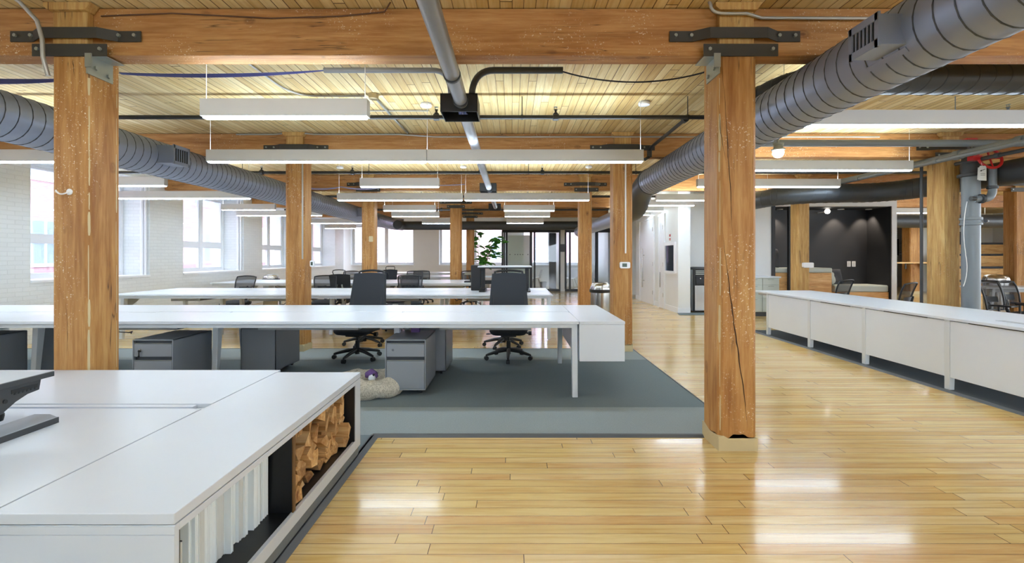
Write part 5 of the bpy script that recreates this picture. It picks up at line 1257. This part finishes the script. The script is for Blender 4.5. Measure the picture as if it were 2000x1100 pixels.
part('board', MB().box(13.5,15.2,16.0,16.38,1.12,1.165), M['plank_wood'], lg, smooth=False)
for xx in (14.15,14.7): part('iron_bracket', MB().box(xx-.02,xx+.02,16.06,16.38,1.10,1.12).box(xx-.02,xx+.02,16.35,16.38,.92,1.10), M['black'], lg, smooth=False)
sh = thing('bookshelf', 'white shelf unit with small boxes beyond the alcove frame', 'shelf', (15.3,19.6,0))
m = MB()
for zz in (.05,.55,1.0,1.4): m.box(14.9,16.0,19.2,19.6,zz,zz+.04)
m.box(14.9,14.95,19.2,19.6,0,1.44).box(15.95,16.0,19.2,19.6,0,1.44)
part('shelf_frame', m, M['white_trim'], sh, smooth=False)
part('items', MB().box(15.1,15.35,19.25,19.5,.6,.8).box(15.5,15.7,19.25,19.5,.6,.9).box(15.1,15.5,19.25,19.5,1.05,1.3), M['charcoal'], sh, smooth=False, label='dark boxes kept on the shelves')
tv = thing('wall_screen', 'black screen beyond the alcove frame', 'screen', (15.6, 19.0, 1.3))
part('panel', MB().box(15.15,16.15,19.0,19.05,1.42,2.1), M['black'], tv, bevel=.004)
part('stand_pole', MB().box(15.6,15.7,19.02,19.06,0,1.42), M['black'], tv, smooth=False)
ws = thing('window_blind', 'white slatted blind behind the post with the wooden ledge', 'blind', (17.5,20.56,1.15))
m = MB()
for k in range(18): m.obox((17.5,20.55,1.15+.09*k),(2.4,.05,.004),(.7,0,0))
part('slats', m, M['white_trim'], ws, smooth=False)
part('head_rail', MB().box(16.3,18.7,20.53,20.6,2.72,2.78), M['white_trim'], ws, smooth=False)
tb = thing('small_table', 'small white table with splayed legs at the right edge', 'table', (10.2,9.2,0))
part('tabletop', MB().box(9.32,11.2,8.95,9.5,.725,.75), M['desk_white'], tb, bevel=.002)
for (xx, yy, s, q) in ((9.54,9.03,-1,-1),(9.54,9.42,-1,1),(11.0,9.03,1,-1),(11.0,9.42,1,1)):
    part('leg', MB().beam((xx+s*.10,yy+q*.03,.0),(xx,yy,.725),.05,.04,.06,.05), M['desk_metal'], tb, bevel=.004)
part('apron', MB().box(9.5,11.0,9.02,9.05,.65,.725), M['grey_frame'], tb, smooth=False)
# ------------------------------------------------------------------ meeting room furniture
def shell_chair(lab):
    t = thing('shell_chair', lab, 'chair', (0,0,0))
    def fn(u, v):
        a = (u-.5)*2
        if v < .5: q = v/.5; return (a*.22*(.8+.2*q), .20-.38*q, .45+.02*a*a*8*q*.5+.01*(1-q))
        q = (v-.5)/.5; return (a*(.22+.03*sin(pi*q))*(1-.25*q**3), -.18-.10*q+.06*a*a, .45+.38*q+.08*a*a*(1-q))
    part('shell', MB().grid(fn, 12, 16), M['white_trim'], t, local=True, ang=180)
    for sx in (-1,1):
        for sy in (-1,1): part('leg', MB().cyl((sx*.10,sy*.10,.44),(sx*.22,sy*.22,0),.010,8), M['conduit'], t, local=True)
    return t
s1 = shell_chair('white shell chair in the left meeting room behind the clear glass'); s1.location = (1.0,18.9,0); s1.rotation_euler = (0,0,radians(80))
cm(s1, 2.45, 18.8, radians(150), 'white shell chair at the left of the right meeting room')
cm(s1, 3.35, 19.3, radians(60), 'white shell chair seen through the right hand glass of the right meeting room')
cm(s1, .35, 19.5, radians(-120), 'white shell chair behind the frosted glass')
for (x, lab) in ((.45,'white round meeting table in the left meeting room'), (2.9,'white round meeting table in the right meeting room')):
    t = thing('round_table', lab, 'table', (x,19.4,0))
    part('tabletop', MB().lathe((x,19.4,.71), [(.38,0),(.40,.01),(.40,.03)], 32), M['desk_white'], t)
    part('pedestal', MB().lathe((x,19.4,0), [(.25,0),(.24,.015),(.04,.03),(.035,.71)], 24), M['desk_metal'], t)
bn = solo('waste_basket', 'small grey waste basket in the left meeting room', 'waste basket', MB().lathe((1.32,19.2,0), [(.12,0),(.15,.3),(.14,.3),(.11,.02)], 20), M['ped'])
# ------------------------------------------------------------------ fiddle leaf plant
pl = thing('potted_plant', 'tall leafy green plant in front of the far window, right of the double posts', 'plant', (-1.0, 16.9, 0))
px_, py_ = -1.05, 16.95
part('pot', MB().lathe((px_,py_,0), [(.16,0),(.22,.38),(.20,.38),(.18,.30)], 28), M['terracotta'], pl)
random.seed(21)
stems = [[(px_,py_,.3),(px_-.12,py_,.9),(px_-.22,py_,1.6),(px_-.30,py_,2.2)], [(px_,py_,.3),(px_+.05,py_,1.0),(px_+.22,py_-.05,1.55),(px_+.48,py_-.1,1.95)], [(px_,py_,.3),(px_+.02,py_,.9),(px_+.16,py_,1.35),(px_+.26,py_,1.6)], [(px_,py_,.3),(px_-.08,py_,.8),(px_-.12,py_,1.25),(px_-.14,py_,1.5)]]
m = MB()
for s_ in stems: m.tube(s_, [.016,.013,.010,.006], 8)
part('stem', m, M['bark'], pl)
lf = MB()
def leaf(p, d, L, W, roll):
    d = Vector(d).normalized(); up = Vector((0,0,1)); s_ = d.cross(up)
    s_ = s_.normalized() if s_.length > .05 else Vector((1,0,0)); n = s_.cross(d)
    s_, n = s_*cos(roll)+n*sin(roll), n*cos(roll)-s_*sin(roll); vs = []; k = 7
    for i in range(k):
        t_ = i/(k-1); w = W*(sin(pi*min(1, t_**.75*.97+.02))**.7)*(.75+.35*t_); c = p+d*L*t_-Vector((0,0,1))*L*.35*t_*t_
        vs += [c-s_*w/2+n*.02, c-n*.01, c+s_*w/2+n*.02]
    fs = []
    for i in range(k-1):
        a = 3*i; fs += [(a,a+1,a+4,a+3),(a+1,a+2,a+5,a+4)]
    lf.add(vs, fs)
for (c, n, sp) in (((px_-.30,py_-.05,2.12),12,.18), ((px_+.50,py_-.1,1.92),20,.26), ((px_+.30,py_-.05,1.58),14,.22), ((px_+.02,py_-.05,1.30),26,.32), ((px_-.30,py_-.05,1.75),7,.14), ((px_+.42,py_-.08,1.40),8,.14), ((px_+.0,py_-.05,1.1),14,.28)):
    for k in range(n):
        a = random.uniform(0, 2*pi); e = random.uniform(-.2, .7)
        o_ = Vector((random.uniform(-sp,sp), random.uniform(-.1,.1), random.uniform(-sp,sp)))*.7
        leaf(Vector(c)+o_, (cos(a), sin(a)*.6, e), random.uniform(.22,.31), random.uniform(.15,.20), random.uniform(-1,1))
for k in range(16):
    a = random.uniform(-1.2,1.2); leaf(Vector((px_-.05+random.uniform(-.08,.08),py_-.1,1.05)), (sin(a)*.4, -.1, 1.2), random.uniform(.4,.6), .035, random.uniform(-1,1))
part('foliage', lf, M['leaf'], pl, ang=180)
